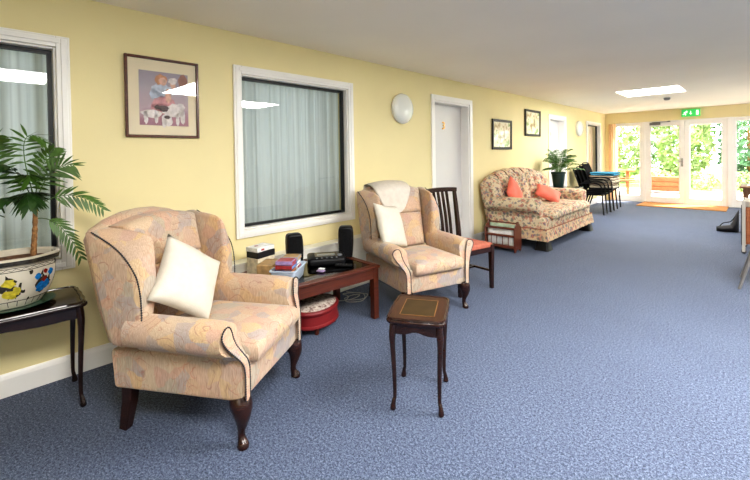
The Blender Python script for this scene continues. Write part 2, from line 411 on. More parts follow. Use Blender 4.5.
dl = glazed('door_3', -2.125, -1.325, .11, .10, .10, .155, YB + .01, YB + .07, 0, 2.02)
dr = glazed('door_4', -1.322, -.55, .09, .09, .10, .155, YB + .01, YB + .07, 0, 2.02)
glazed('window_5', -.46, 1.5, .05, .06, .09, .18, YB + .02, YB + .10, 0)
h = MB(); h.box(-1.395, -1.355, YB - .004, YB + .01, .92, 1.12); h.tube([(-1.375, YB, 1.05), (-1.375, YB - .045, 1.05), (-1.375 - .11, YB - .05, 1.05)], .009); h.build('handle', M['chrome'], dl)
h = MB(); h.box(-2.02, -1.80, YB - .05, YB + .01, 1.955, 2.015); h.build('door_closer', M['greyplastic'], dl, bevel=.005)
h = MB(); h.box(-1.97, -1.60, YB - .055, YB - .035, 2.018, 2.032); h.box(-1.65, -1.60, YB - .055, YB, 2.02, 2.045); h.build('closer_arm', M['greyplastic'], dl)
h = MB().lathe([(.02, 0), (.02, .03), (.012, .035)], 14, T(-1.345, YB - .005, 1.36, 0, 90)); h.build('lock', M['white'], dl)
# orange curtain
def oc(u, v): return (-2.93 + .17 * u, YB - .07 + .02 * sin(u * 22), .03 + 2.01 * v)
tag(MB().grid(oc, 40, 3).build('orange_curtain', M['orange_curtain']), 'narrow orange curtain hanging at the left end of the garden doors', 'curtain')
# mat
b = MB(); b.box(-2.15, -.53, 11.15, YB - .01, .001, .018); tag(b.build('doormat', M['mat'], bevel=.004), 'long orange brown coir mat in front of the garden doors', 'mat')
# exit sign
e = thing('exit_sign', 'green emergency exit sign with running figure above the garden doors', 'sign', (-1.20, YB - .04, 2.205))
MB().box(-.175, .175, -.02, .04, -.085, .085).build('sign_body', M['green_sign'], e, bevel=.008)
def plate(s, pts): s.slab([(p[0], p[1]) for p in pts], .004, .0005, lambda a, b, w: (a, -.0225 + w, b), 1); return s
plate(MB(), [(.10, -.055), (.145, -.055), (.145, .055), (.10, .055)]).build('door_symbol', M['sign_white'], e, smooth=False)
plate(MB(), [(-.007, .045), (-.007, -.008), (-.03, -.008), (0, -.048), (.03, -.008), (.007, -.008), (.007, .045)]).build('arrow_symbol', M['sign_white'], e, smooth=False)
s = MB(); plate(s, [(-.088, .018), (-.062, .018), (-.062, .05), (-.088, .05)])
for p, q, w in (((-.085, .026), (-.115, -.015), .013), ((-.118, -.010), (-.09, -.035), .009), ((-.092, -.030), (-.10, -.058), .008), ((-.108, -.008), (-.15, -.04), .009), ((-.092, .02), (-.06, .0), .007), ((-.09, .02), (-.13, .012), .007)):
    d = Vector((q[0] - p[0], q[1] - p[1])).normalized(); nn = Vector((-d.y, d.x)) * w
    plate(s, [(p[0] - nn.x, p[1] - nn.y), (q[0] - nn.x, q[1] - nn.y), (q[0] + nn.x, q[1] + nn.y), (p[0] + nn.x, p[1] + nn.y)])
s.build('running_figure', M['sign_white'], e, smooth=False)
# smoke detector
e = thing('smoke_detector', 'small round dark smoke detector on the ceiling near the roof light', 'smoke detector', (-1.27, 9.2, CH))
MB().lathe([(.055, 0), (.055, -.012), (.05, -.015)], 20).build('base', M['white'], e)
MB().lathe([(.05, -.012), (.055, -.02), (.05, -.05), (.03, -.06), (.01, -.062)], 20).build('sensor_head', M['greyplastic'], e)
# wall lamps
for k, yy in enumerate((3.54, 9.82)):
    e = thing('wall_lamp', ['round white glass wall lamp beside the door with the brass number', 'round white glass wall lamp beyond the second door'][k], 'wall lamp', (WX, yy, 1.855), 0, 'round wall lamps')
    MB().lathe([(.165, 0), (.165, .02), (.15, .025)], 32, T(0, 0, 0, 0, 0, 90)).build('base', M['white'], e)
    MB().lathe([(.172, .018), (.178, .03), (.172, .05), (.15, .072), (.11, .09), (.06, .1), (.01, .103)], 36, T(0, 0, 0, 0, 0, 90)).build('lamp_shade', M['opal'], e)

# ------------------------------------------------------------------ pictures
def picture(name, label, y0, y1, z0, z1, w, fm, tilt, mount=None, group=None):
    e = thing(name, label, 'picture', (WX + .004, (y0 + y1) / 2, z0), 0, group); e.rotation_euler = (0, radians(tilt), 0)
    W = (y1 - y0) / 2; H = z1 - z0
    b = MB(); frame_x(b, -W, W, 0, H, w, 0, .022); b.build('frame', fm, e, bevel=.004)
    MB().box(.002, .008, -W + w, W - w, w, H - w).build('mount' if mount else 'print', mount or M['lmirror'], e, smooth=False)
    if not mount: return e, W, H
    sheet_x(.014, -W + w * .9, W - w * .9, w * .9, H - w * .9).build('pane', M['picglass'], e, smooth=False)
    return e, W, H
M['picglass'] = glass('picture_glass', .03)
n = NT('pale_print_with_reflection', (.5, .5, .4), .6); v = n.obj(); a = n.noise(v, 7, 3, .5)
n.set('Base Color', n.ramp(a.outputs[0], [(.34, (.34, .24, .11)), (.43, (.66, .56, .34)), (.50, (.82, .77, .60)), (.57, (.74, .70, .46)), (.63, (.30, .42, .14))])); n.set('Coat Weight', 1.0); n.set('Coat Roughness', .01); M['lmirror'] = n.m  # pale print with a garden reflection painted into its greens and browns
M['mountm'] = varied('cream_mount_board', (.80, .70, .50), .8, 5, .03)
M['frame_br'] = wood('brown_frame_wood', (.06, .018, .010), (.12, .035, .018), .3)
M['frame_dk'] = wood('dark_frame_wood', (.010, .008, .006), (.022, .016, .011), .55, coat=0)
pe, W, H = picture('framed_picture', 'brown framed print of soft figures on cream mount, left of the wide window', .72, 1.20, 1.465, 2.02, .018, M['frame_br'], .4, M['mountm'], 'framed pictures on the yellow wall')
n = NT('painted_ground', (.3, .25, .3), .6); v = n.obj(); a = n.noise(v, 9, 4, .6); tc = n.n('ShaderNodeSeparateXYZ', i_0=n.obj())
gr = n.ramp(n.math('ADD', tc.outputs[2], n.math('MULTIPLY', a.outputs[0], .16)), [(.20, (.36, .17, .22)), (.29, (.50, .38, .42)), (.42, (.42, .37, .41)), (.56, (.30, .26, .32))]); n.set('Base Color', gr)
pr = MB().box(.0085, .0095, -.155, .165, .085, .46).build('print', n.m, pe, smooth=False)
def blob(cy, cz, ry, rz, m, nm, seed, lay, jag=.16):
    r = random.Random(seed); P = [(cy + ry * (1 + r.uniform(-jag, jag)) * cos(2 * pi * i / 18), cz + rz * (1 + r.uniform(-jag, jag)) * sin(2 * pi * i / 18)) for i in range(18)]
    mb = MB(); x = .0097 + lay * .0003; mb.add([(x, p[0], p[1]) for p in P], [tuple(range(18))]); return mb, m, nm
pm = {c: varied('print_' + c, col, .6, 40, .2) for c, col in dict(blue=(.50, .55, .64), white=(.72, .66, .64), pink=(.58, .28, .29), flesh=(.68, .42, .32), hair=(.55, .26, .13), spot=(.12, .08, .08), brown=(.30, .14, .10)).items()}
for nm, c, L in (('pale_blue_patch', 'blue', [(-.02, .335, .055, .05, 1), (-.055, .30, .035, .035, 1), (.05, .335, .03, .03, 1)]), ('pink_patch', 'pink', [(.0, .235, .075, .055, 1), (-.03, .20, .06, .04, 1)]), ('warm_patch', 'hair', [(-.015, .405, .04, .038, 2)]),
                 ('flesh_patch', 'flesh', [(-.005, .395, .026, .028, 3), (.03, .30, .02, .05, 2), (.062, .375, .018, .03, 2)]), ('white_patch', 'white', [(-.08, .165, .065, .028, 3), (-.115, .14, .014, .045, 3), (-.05, .135, .012, .04, 3), (.07, .19, .075, .05, 3), (.02, .13, .035, .05, 4), (.0, .10, .015, .03, 4), (.125, .15, .016, .055, 3), (.09, .13, .012, .045, 3), (.06, .405, .03, .025, 3), (.11, .225, .03, .025, 4)]),
                 ('dark_patch', 'spot', [(-.04, .21, .022, .016, 5), (.0, .205, .03, .022, 5), (.02, .145, .02, .012, 5)]), ('brown_patch', 'brown', [(.13, .40, .03, .06, 1)])):
    for i, (a, b_, c_, d, l) in enumerate(L):
        blob(a, b_, c_, d, None, None, i * 7 + len(nm), l)[0].build(nm, pm[c], pr, smooth=False)
picture('framed_picture', 'dark framed glazed picture above the floral sofa, the lower of two', 5.715, 6.385, 1.375, 1.86, .04, M['frame_dk'], .6, None, 'framed pictures on the yellow wall')
picture('framed_picture', 'dark framed glazed picture beside the second door, hung higher', 6.925, 7.605, 1.62, 2.10, .04, M['frame_dk'], .6, None, 'framed pictures on the yellow wall')

# ------------------------------------------------------------------ wing armchairs
def cabriole(mb, x, y, sx, sy, ztop, s=1.0, r=.03, foot=.024):
    # leg whose knee and foot swell along (sx, sy)
    P = [(-.010, ztop, .046), (.004, .19, .050), (.014, .155, .041), (.010, .115, .028), (.001, .075, .0175), (-.001, .05, .0165), (.006, .03, .020), (.014, .014, .0265), (.014, .004, .0265), (.012, 0, .022)]
    pts = crom([(x + sx * p[0] * s, y + sy * p[0] * s, p[1]) for p in P], 4); rr = [q.x for q in crom([(p[2], 0, 0) for p in P], 4)]
    return mb.tube(pts, rr, 10)
def xfront(z): return .275 + (.052 * max(0, min(1, (.48 - z) / .10)))
def make_armchair(label):
    t = thing('wing_armchair', label, 'armchair', group='peach wing armchairs')
    U = M['uph']
    # base
    MB().slab([(-.345, -.322), (.322, -.312), (.322, .312), (-.345, .322)], .19, .018, lambda a, b, w: (a - (.02 if a < 0 else 0) * (w + .1) / .2, b, .310 + w), 3).build('seat_base', U, t)
    # seat cushion (T-less, crowned)
    def sc(mb):
        out = [(-.20, -.246), (.31, -.246), (.365, -.235), (.365, .235), (.31, .246), (-.20, .246)]
        P = []
        for i in range(len(out)):
            a, b = out[i], out[(i + 1) % len(out)]
            for k in range(6): P.append((a[0] + (b[0] - a[0]) * k / 6, a[1] + (b[1] - a[1]) * k / 6))
        secs = []; zz = [(.05, .352), (.02, .355), (.004, .37), (0, .40), (.003, .43), (.018, .452), (.06, .470), (.12, .480), (.2, .484)]
        for ins, z in zz:
            f = lambda p: (.08 + (p[0] - .08) * (1 - ins / .27), p[1] * (1 - ins / .25), z)
            secs.append([f(p) for p in P])
        mb.loft(secs); return mb
    sc(MB()).build('seat_cushion', U, t, angle=60)
    # back shell and pads
    B = MB()
    arch = [(-.30, .42), (.30, .42), (.325, .60), (.335, .93), (.30, .975), (.22, 1.01), (.11, 1.035), (0, 1.042), (-.11, 1.035), (-.22, 1.01), (-.30, .975), (-.335, .93), (-.325, .60)]
    back = lambda a, b, w: (-.375 - .20 * (b - .42) + w, a, b)
    B.slab(arch, .10, .045, back, 5); B.build('backrest', U, t, angle=60)
    def pad(name, z0, z1, th, arched):
        n = 10; top = [(.255 - .51 * i / n, z1 + ((.035 * (1 - (abs(i / n - .5) * 2) ** 2)) if arched else 0)) for i in range(n + 1)]
        side = [(-.258, z0 + (z1 - z0) * (1 - k / 4)) for k in range(1, 4)]
        bot = [(-.255 + .51 * i / n, z0) for i in range(n + 1)]; side2 = [(.258, z0 + (z1 - z0) * k / 4) for k in range(1, 4)]
        out = bot + side2 + top + side
        MB().slab(out, th, .052, lambda a, b, w: (-.285 - .19 * (b - .45) + w - .02 * (a / .26) ** 2 * 0, a, b), 6).build(name, U, t, angle=70)
    pad('back_pad', .44, .765, .15, False); pad('head_pad', .755, .985, .165, True)
    for s in (-1, 1):
        # wing: the outer face follows the nail row, the inner face rolls further forward and up
        fo = crom([(-.150, .50), (-.138, .58), (-.138, .64), (-.142, .70), (-.158, .77), (-.19, .825), (-.24, .883), (-.31, .932), (-.405, .980)], 3)
        fi = crom([(-.17, .50), (-.15, .58), (-.135, .66), (-.128, .75), (-.130, .84), (-.136, .925), (-.17, .968), (-.26, .987), (-.40, .992)], 3)
        rear = [(-.452, .975), (-.435, .85), (-.40, .70), (-.358, .55), (-.330, .475), (-.31, .445), (-.26, .435), (-.19, .455)]
        fl_ = lambda a, b: s * .350
        MB().slab([(p.x, p.y) for p in fi] + rear, .108, .034, lambda a, b, w: (a, s * (.326 + w), b), 6, [(p.x, p.y) for p in fo] + rear).build('wing', U, t, angle=65)
        st = [(p.x + .002, s * .378, p.y - .002) for p in fo[3:]]
        ptsd = crom(st, 4); MB().tube(*beads(ptsd), 6).build('nail_trim', M['stud'], t)
        # arm
        sec = [(.300, .37), (.308, .40), (.325, .430)] + [(.334 + .078 * cos(radians(a)), .512 + .076 * sin(radians(a))) for a in range(-66, 181, 18)] + [(.256, .47), (.252, .42), (.25, .37)]
        A = MB(); S = []
        for i, u in enumerate((0, .25, .5, .75, .93, 1.0)):
            k = 1 if u < 1 else .93
            S.append([(-.22 + (xfront(z) + .22 - (.012 if u == .93 else 0)) * u, s * (.31 + (yv - .31) * k), .50 + (z - .50) * k + .006 * (.5 - u)) for yv, z in sec])
        A.loft(S); A.build('armrest', U, t, angle=50)
        # front facing strip of the arm with two rows of nails
        cl = [(.362, .572, .281, .012), (.366, .560, .283, .030), (.366, .540, .285, .038), (.358, .512, .288, .036), (.340, .475, .296, .030), (.318, .435, .314, .025), (.300, .400, .330, .022), (.292, .36, .336, .020), (.290, .29, .336, .019), (.290, .222, .336, .019)]
        L = [(p[0] - p[3], p[1], p[2]) for p in cl]; R = [(p[0] + p[3], p[1], p[2]) for p in cl]
        mb = MB(); vs = []; fs = []
        for i, p in enumerate(cl): vs += [(p[2] + .004, s * (p[0] - p[3]), p[1]), (p[2] + .007, s * p[0], p[1]), (p[2] + .004, s * (p[0] + p[3]), p[1]), (p[2] - .02, s * p[0], p[1])]
        mb.loft([vs[4 * i:4 * i + 4] for i in range(len(cl))]); fp = mb.build('arm_front_panel', U, t, angle=60)
        loop = [(q[2] + .005, s * q[0], q[1]) for q in L[::-1]] + [(q[2] + .005, s * q[0], q[1]) for q in R]
        pp = crom(loop, 5); MB().tube(*beads(pp), 6).build('nail_trim', M['stud'], fp)
        # legs
        cabriole(MB(), .30, s * .285, .75, s * .45, .225, 1, .037, .028).build('leg', M['mahog'], t)
        MB().tube([(-.30, s * .28, .225), (-.305, s * .28, .14), (-.33, s * .285, 0)], [.028, .026, .021], square=True).build('leg', M['mahog'], t, bevel=.004)
    return t
A1 = make_armchair('peach patterned wing armchair with a white cushion, nearest beside the potted palm')
A1.location = (-2.105, .92, 0); A1.rotation_euler.z = radians(32)
A2 = copy_tree(A1); A2.location = (-2.20, 2.755, 0); A2.rotation_euler.z = radians(-18.5)
A2['label'] = 'peach patterned wing armchair with cream cloth over its back, beyond the coffee table'

def scatter_cushion(name, label, a, th, Mx, mat, group, cat='cushion'):
    mb = MB(); N = 16
    def surf(sg):
        def f(u, v):
            U, V = 2 * u - 1, 2 * v - 1
            e = max(0, (1 - abs(U) ** 2.6) * (1 - abs(V) ** 2.6)) ** .5
            return (a * U * (1 - .06 * (1 - V * V)), a * V * (1 - .06 * (1 - U * U)), sg * th * e + .006 * sin(5 * U + 3 * V) * e)
        return f
    mb.grid(surf(1), N, N); mb.grid(surf(-1), N, N)
    o = mb.build(name, mat); o.matrix_world = Mx
    bm = bmesh.new(); bm.from_mesh(o.data); bmesh.ops.remove_doubles(bm, verts=bm.verts, dist=.0005); bmesh.ops.recalc_face_normals(bm, faces=bm.faces)
    for f in bm.faces: f.smooth = True
    for e in bm.edges: e.smooth = True
    bm.to_mesh(o.data); bm.free()
    return tag(o, label, cat, group)
def chairM(loc, ang): return Matrix.Translation(loc) @ Matrix.Rotation(radians(ang), 4, 'Z')
def lean(lx, ly, lz, yaw, tilt, spin):
    # cushion standing on edge: face normal along +X then yaw, tilt back, spin in its own plane
    return Matrix.Translation((lx, ly, lz)) @ Matrix.Rotation(radians(yaw), 4, 'Z') @ Matrix.Rotation(radians(90 - tilt), 4, 'Y') @ Matrix.Rotation(radians(spin), 4, 'Z')
scatter_cushion('scatter_cushion', 'plain white square cushion standing on a corner in the nearest armchair', .183, .07, chairM((-2.105, .92, 0), 32) @ lean(-.105, -.10, .690, -6, 24, 50), M['cush'], 'white scatter cushions')
scatter_cushion('scatter_cushion', 'plain white square cushion leaning in the armchair with the cream back cloth', 0.20, .06, chairM((-2.20, 2.755, 0), -18.5) @ lean(-.105, -.195, .685, 33, 22, -12), M['cush'], 'white scatter cushions')
# antimacassar
AP = crom([(-.255, .765), (-.272, .86), (-.288, .945), (-.306, .995), (-.345, 1.033), (-.41, 1.055), (-.50, 1.062), (-.555, 1.05), (-.57, 1.0)], 6)
def anti(u, v):
    w = .5 - u; half = .19 * (1 if v > .45 else sqrt(max(0.02, 1 - ((.45 - v) / .45) ** 2)))
    yv = 2 * half * w - .05
    k = v * (len(AP) - 1); i = min(len(AP) - 2, int(k)); p = AP[i].lerp(AP[i + 1], k - i)
    return (p.x, yv, p.y - .034 * (yv / .255) ** 2 * min(1, v * 2.2))
o = MB().grid(anti, 16, 40).build('chair_back_cloth', M['lace'], solid=.004); o.matrix_world = chairM((-2.20, 2.755, 0), -18.5)
tag(o, 'cream embroidered cloth draped over the back of the farther armchair', 'cloth')

# ------------------------------------------------------------------ occasional tables (pie-crust tops)
def crust(hx, hy, amp=.007, n=14):
    # outline with cut, scalloped corners
    P = []
    c = .03
    def edge(a, b, k):
        for i in range(n):
            t = i / n; x = a[0] + (b[0] - a[0]) * t; y = a[1] + (b[1] - a[1]) * t
            d = Vector((b[0] - a[0], b[1] - a[1])).normalized(); nn = Vector((d.y, -d.x)); o = k * (sin(pi * t) * .6 - .5 * sin(3 * pi * t) ** 2)
            P.append((x + nn.x * o, y + nn.y * o))
    pts = [(-hx + c, -hy), (hx - c, -hy), (hx, -hy + c), (hx, hy - c), (hx - c, hy), (-hx + c, hy), (-hx, hy - c), (-hx, -hy + c)]
    for i in range(8): edge(pts[i], pts[(i + 1) % 8], amp if i % 2 == 0 else .010)
    return P
def occ_table(name, label, hx, hy, h, loc, rz, top_mat, wood_m, group, inset=True):
    t = thing(name, label, 'side table', loc, rz, group)
    out = crust(hx, hy)
    tp = MB().slab(out, .024, .010, lambda a, b, w: (a, b, h - .012 + w), 4).build('tabletop', wood_m, t)
    rim = [Vector((p[0] * .95, p[1] * .95, h + .001)) for p in out]; MB().tube(rim + [rim[0]], .0075, 8, caps=False).build('raised_rim', wood_m, tp)
    MB().slab([(p[0] * .93, p[1] * .93) for p in out], .004, .001, lambda a, b, w: (a, b, h + .0015 + w), 1).build('top_panel', top_mat, tp)
    if inset:
        MB().box(-hx * .60, hx * .60, -hy * .62, hy * .62, h + .0035, h + .0045).build('leather_inset', M['leather'], tp)
        g = MB(); a, b_ = hx * .60, hy * .62
        for q in ((-a, a, -b_, -b_ + .004), (-a, a, b_ - .004, b_), (-a, -a + .004, -b_, b_), (a - .004, a, -b_, b_)): g.box(*q, h + .0045, h + .005)
        g.build('gold_border', M['goldline'], tp)
    ap = MB(); ax, ay = hx - .035, hy - .035
    def apron(p, q):
        n = 12; d = Vector((q[0] - p[0], q[1] - p[1], 0)); nn = Vector((d.y, -d.x, 0)).normalized() * .008
        secs = []
        for i in range(n + 1):
            u = i / n; c = Vector((p[0], p[1], 0)) + d * u; zb = h - .085 + .018 * (1 - abs(2 * u - 1) ** 2) - .010 * sin(pi * u * 2) ** 2
            secs.append([c + nn + Vector((0, 0, zb)), c - nn + Vector((0, 0, zb)), c - nn + Vector((0, 0, h - .022)), c + nn + Vector((0, 0, h - .022))])
        ap.loft(secs)
    co = [(-ax, -ay), (ax, -ay), (ax, ay), (-ax, ay)]
    for i in range(4): apron(co[i], co[(i + 1) % 4])
    ap.build('apron', wood_m, t)
    for (x, y_) in co:
        sx, sy = (1 if x > 0 else -1), (1 if y_ > 0 else -1)
        P = [(0, h - .022, .018), (.007, h - .09, .018), (.006, h * .70, .0145), (-.002, h * .40, .0115), (-.004, h * .15, .0095), (.001, .05, .0098), (.007, .022, .013), (.008, .008, .015), (.007, 0, .012)]
        pts = crom([(x + sx * p[0] * .7, y_ + sy * p[0] * .7, p[1]) for p in P], 4); rr = [q.x for q in crom([(p[2], 0, 0) for p in P], 4)]
        MB().tube(pts, rr, 10).build('leg', wood_m, t)
    return t
occ_table('occasional_table', 'small dark occasional table with a brown leather top, alone on the carpet', .153, .185, .478, (-1.338, 1.70, 0), 30, M['topwood'], M['mahog'], None)
occ_table('occasional_table', 'dark low table under the potted palm against the yellow wall', .195, .37, .56, (-2.775, .058, 0), -2, M['dark'], M['dark'], None, False)

# ------------------------------------------------------------------ fronds
def frond(P0, P1, P2, nleaf, ll, lw, droop, rnd, rr=.003, start=.25, face=None):
    mb = MB(); path = bez(P0, P1, P2, 24)
    mb.tube(path, [rr * (1 - .7 * i / 24) for i in range(25)], 5)
    nst = len(mb.f)
    for i in range(nleaf):
        t = start + (1 - start) * (i + .5) / nleaf; k = t * 24; a = int(k); p = path[a].lerp(path[min(24, a + 1)], k - a)
        d = (path[min(24, a + 1)] - path[max(0, a - 1)]).normalized()
        side = d.cross(face or Vector((0, 0, 1)))
        if side.length < .1: side = Vector((1, 0, 0))
        side.normalize()
        for s in (-1, 1):
            l = ll * (.55 + .45 * sin(pi * min(1, (t - start) / (1 - start) * .8 + .22))) * rnd.uniform(.85, 1.12)
            dr = (side * s * .8 + d * (.55 + .5 * t) + Vector((0, 0, -droop * rnd.uniform(.6, 1.3)))).normalized()
            up = dr.cross(d); up.normalize(); wv = dr.cross(up).normalized()
            q = [p]; 
            pts = []
            for j, (u, w) in enumerate(((0, .12), (.2, .8), (.45, 1), (.75, .65), (1, .03))):
                c = p + dr * l * u + Vector((0, 0, -droop * l * .45 * u * u))
                pts.append((c - wv * lw * w, c + up * (-.15 * lw * w), c + wv * lw * w))
            vs = [x for tr in pts for x in tr]; fs = []
            for j in range(4):
                for m in (0, 1): fs.append((j * 3 + m, j * 3 + m + 1, j * 3 + m + 4, j * 3 + m + 3))
            mb.add(vs, fs)
    return mb

# ------------------------------------------------------------------ ceramic pot with palm
PX, PY, PZ = -2.775, .135, .5675
pp = thing('potted_palm', 'leafy green palm in a painted white octagonal pot on the dark wall table', 'potted plant', (PX, PY, PZ))
def octa(r, z, ph=22.5 - 3, sx=1.0, soft=.0):
    P = []
    for i in range(8):
        a = radians(45 * i + ph); b_ = radians(45 * (i + 1) + ph)
        p = Vector((cos(a), sin(a))); q = Vector((cos(b_), sin(b_)))
        for k in range(4):
            u = p.lerp(q, k / 4); bul = 1 + soft * (1 / max(.01, u.length) - 1); P.append((r * u.x * bul * sx, r * u.y * bul, z))
    return P
SXO = .86
prof = [(.112, .012), (.120, .02), (.150, .06), (.172, .11), (.184, .155), (.187, .195), (.182, .222), (.184, .228), (.201, .236), (.206, .264), (.188, .269), (.177, .260), (.170, .215)]
MB().loft([octa(r, z, sx=SXO, soft=.35) for r, z in prof]).build('pot', M['pot'], pp, angle=30)
pot = pp.children[0]
mb = MB(); mb.loft([octa(r, z, sx=SXO, soft=.35) for r, z in ((.2022, .2365), (.2030, .240), (.2062, .256), (.2065, .259))], caps=False); mb.build('rim_band', M['pot_dark'], pot)
def potpt(face, u, z, off=.0018):
    # point on the outside face; u in -1..1 across the face
    for i in range(len(prof) - 1):
        if prof[i][1] <= z <= prof[i + 1][1]:
            r = prof[i][0] + (prof[i + 1][0] - prof[i][0]) * (z - prof[i][1]) / (prof[i + 1][1] - prof[i][1]); break
    a = radians(45 * face + 19.5); b_ = radians(45 * (face + 1) + 19.5)
    p = Vector((cos(a), sin(a))); q = Vector((cos(b_), sin(b_))); w = p.lerp(q, (u + 1) / 2); bul = 1 + .35 * (1 / w.length - 1)
    r += off; return (r * w.x * bul * SXO, r * w.y * bul, z)
def motif(face, cu, cz, ru, rz, seed, jag=.3, n=14, off=.0018):
    r = random.Random(seed); mb = MB(); c = potpt(face, cu, cz, off)
    ring = [potpt(face, cu + ru * (1 + r.uniform(-jag, jag)) * cos(2 * pi * i / n), cz + rz * (1 + r.uniform(-jag, jag)) * sin(2 * pi * i / n), off) for i in range(n)]
    mb.add([c] + ring, [(0, 1 + i, 1 + (i + 1) % n) for i in range(n)]); return mb
def merge(L):
    m = MB()
    for q in L: m.add(q.v, q.f)
    return m
for f in range(8):
    blue = f % 2 == 0
    dk = [motif(f, .05, .105, .58, .038, f + 1, .55, off=.0012), motif(f, -.2, .14, .36, .04, f + 4, .6, off=.0012), motif(f, .45, .13, .08, .028, f + 6, .6, off=.0012), motif(f, -.5, .112, .16, .008, f + 8, .5, off=.0012), motif(f, .6, .10, .14, .008, f + 3, .5, off=.0012)]
    merge(dk).build('painted_stems', M['pot_dark'], pot)
    if blue:
        merge([motif(f, -.2, .105, .30, .026, 21 + f), motif(f, .28, .110, .28, .027, 22 + f), motif(f, .05, .09, .36, .016, 28 + f), motif(f, .50, .170, .20, .019, 23 + f), motif(f, -.45, .160, .22, .015, 24 + f)]).build('painted_blue_flowers', M['pot_blue'], pot)
        merge([motif(f, .05, .138, .20, .014, 25 + f, off=.0022), motif(f, .1, .178, .15, .012, 26 + f, off=.0022)]).build('painted_red_flowers', M['pot_red'], pot)
    else:
        merge([motif(f, -.1, .092, .46, .024, 31 + f), motif(f, .25, .105, .3, .022, 32 + f), motif(f, -.15, .150, .36, .022, 33 + f)]).build('painted_yellow_flowers', M['pot_yel'], pot)
mb = MB()
for z in (.052, .205, .222):
    ring = [Vector(p) for f in range(8) for p in [potpt(f, -1 + k / 2, z, .0015) for k in range(4)]]; mb.tube(ring + [ring[0]], .0016, 5, caps=False)
for f in range(8):
    for u in (-1, -.33, .33): mb.tube([potpt(f, u, .022, .001), potpt(f, u, .036, .001), potpt(f, u, .05, .001)], .0013, 4)
    mb.tube([potpt(f, -1 + k / 4, .208 + (.011 if k % 2 else 0), .001) for k in range(9)], .0011, 4)
    m = motif(f, -.97, .192, .14, .010, 50 + f, .3); mb.add(m.v, m.f)
    m = motif(f, -.97, .055, .12, .008, 60 + f, .3); mb.add(m.v, m.f)
mb.build('painted_lines', M['pot_dark'], pot)
MB().loft([octa(r, z, sx=SXO, soft=.4) for r, z in ((.174, .235), (.12, .243), (.05, .248), (.01, .249))]).build('soil', M['soil'], pp)
MB().lathe([(.10, 0), (.14, .002), (.172, .012), (.176, .016), (.168, .017), (.13, .011), (.02, .010)], 40, sx=.9).build('saucer', M['saucer'], pp)
R = random.Random(5)
st = [(.005, .085, .222), (.0, .09, .30), (.004, .096, .40), (0, .10, .53)]
MB().tube(crom(st, 6), [.0115 + .0035 * abs(sin(i * 1.3)) - .0002 * i for i in range(19)], 8).build('stem', M['stem'], pp)
st2 = [(-.03, -.09, .222), (-.035, -.09, .34), (-.03, -.06, .48)]
MB().tube(crom(st2, 5), .009, 8).build('stem', M['stem'], pp)
FR = [  # (start, control, end) in x (towards room), y (along wall), z
    ((0, .10, .52), (.03, .16, .76), (.05, .265, .72), 12, .115, .0068, .40),
    ((0, .10, .50), (.03, .24, .63), (.06, .395, .46), 12, .095, .0068, .35),
    ((0, .10, .44), (.03, .20, .46), (.07, .285, .20), 12, .08, .0068, .25),
    ((0, .10, .54), (.02, .0, .98), (.06, .14, .86), 12, .10, .0068, .45),
    ((0, .10, .50), (.06, .02, .80), (.13, -.08, .72), 11, .12, .010, .45),
    ((0, .10, .48), (.09, .05, .68), (.18, .06, .52), 10, .11, .010, .5),
    ((0, .10, .48), (.05, -.02, .66), (.10, -.15, .46), 11, .12, .010, .45),
    ((0, .10, .48), (.08, .08, .66), (.17, .09, .54), 10, .10, .010, .45),
    ((-.03, -.02, .48), (.0, -.10, .82), (.03, -.04, .88), 11, .12, .009, .35),
    ((-.03, -.02, .48), (.02, -.12, .76), (.08, -.32, .62), 11, .12, .010, .4),
    ((-.03, -.02, .46), (.03, -.14, .55), (.10, -.30, .34), 11, .11, .010, .35),
    ((-.03, -.02, .48), (-.06, -.1, .74), (-.09, -.30, .74), 10, .10, .009, .35),
    ((0, .10, .54), (-.03, .12, .74), (-.05, .19, .82), 10, .10, .009, .35),
    ((0, .10, .50), (.08, .06, .74), (.14, .07, .66), 11, .11, .010, .5),
]
for i, (a, b_, c, n_, ll, lw, dr) in enumerate(FR):
    frond(a, b_, c, n_, ll, lw, dr, R, face=Vector(((.9, .1, .45), (1, .0, .35), (1, .1, .3), (.7, .2, .7))[i]) if i < 4 else Vector((.5, 0, .85)) if i in (8, 9, 11, 12) else None).build('frond', M['leaf'] if i in (0, 1, 2, 3, 8, 12, 13) else M['leaf2'], pp, angle=80)

# ------------------------------------------------------------------ coffee table and what stands on it
CT, CR = (-2.545, 1.80, 0), -4.5
TH = .43
ct = thing('coffee_table', 'long red brown coffee table with a dark glass top under the wide window', 'coffee table', CT, CR)
hx, hy = .30, .52
b = MB(); w = .055
for q in ((-hx, hx, -hy, -hy + w), (-hx, hx, hy - w, hy), (-hx, -hx + w, -hy + w, hy - w), (hx - w, hx, -hy + w, hy - w)): b.box(*q, TH - .022, TH)
tf = b.build('top_frame', M['redwood'], ct, bevel=.004)
MB().box(-hx + w - .004, hx - w + .004, -hy + w - .004, hy - w + .004, TH - .012, TH - .004).build('glass_top', M['tglass'], ct, smooth=False)
MB().box(-hx + w - .01, hx - w + .01, -hy + w - .01, hy - w + .01, TH - .030, TH - .0225).build('under_panel', M['mahog2'], ct, smooth=False)
b = MB()
for q in ((-hx + .02, hx - .02, -hy + .015, -hy + .035), (-hx + .02, hx - .02, hy - .035, hy - .015), (-hx + .015, -hx + .035, -hy + .02, hy - .02), (hx - .035, hx - .015, -hy + .02, hy - .02)): b.box(*q, TH - .105, TH - .022)
b.build('apron', M['redwood'], ct, bevel=.003)
for x in (-hx + .035, hx - .035):
    for y_ in (-hy + .035, hy - .035): MB().box(x - .025, x + .025, y_ - .025, y_ + .025, 0, TH - .022).build('leg', M['redwood'], ct, bevel=.004)
ZT = TH + .0005
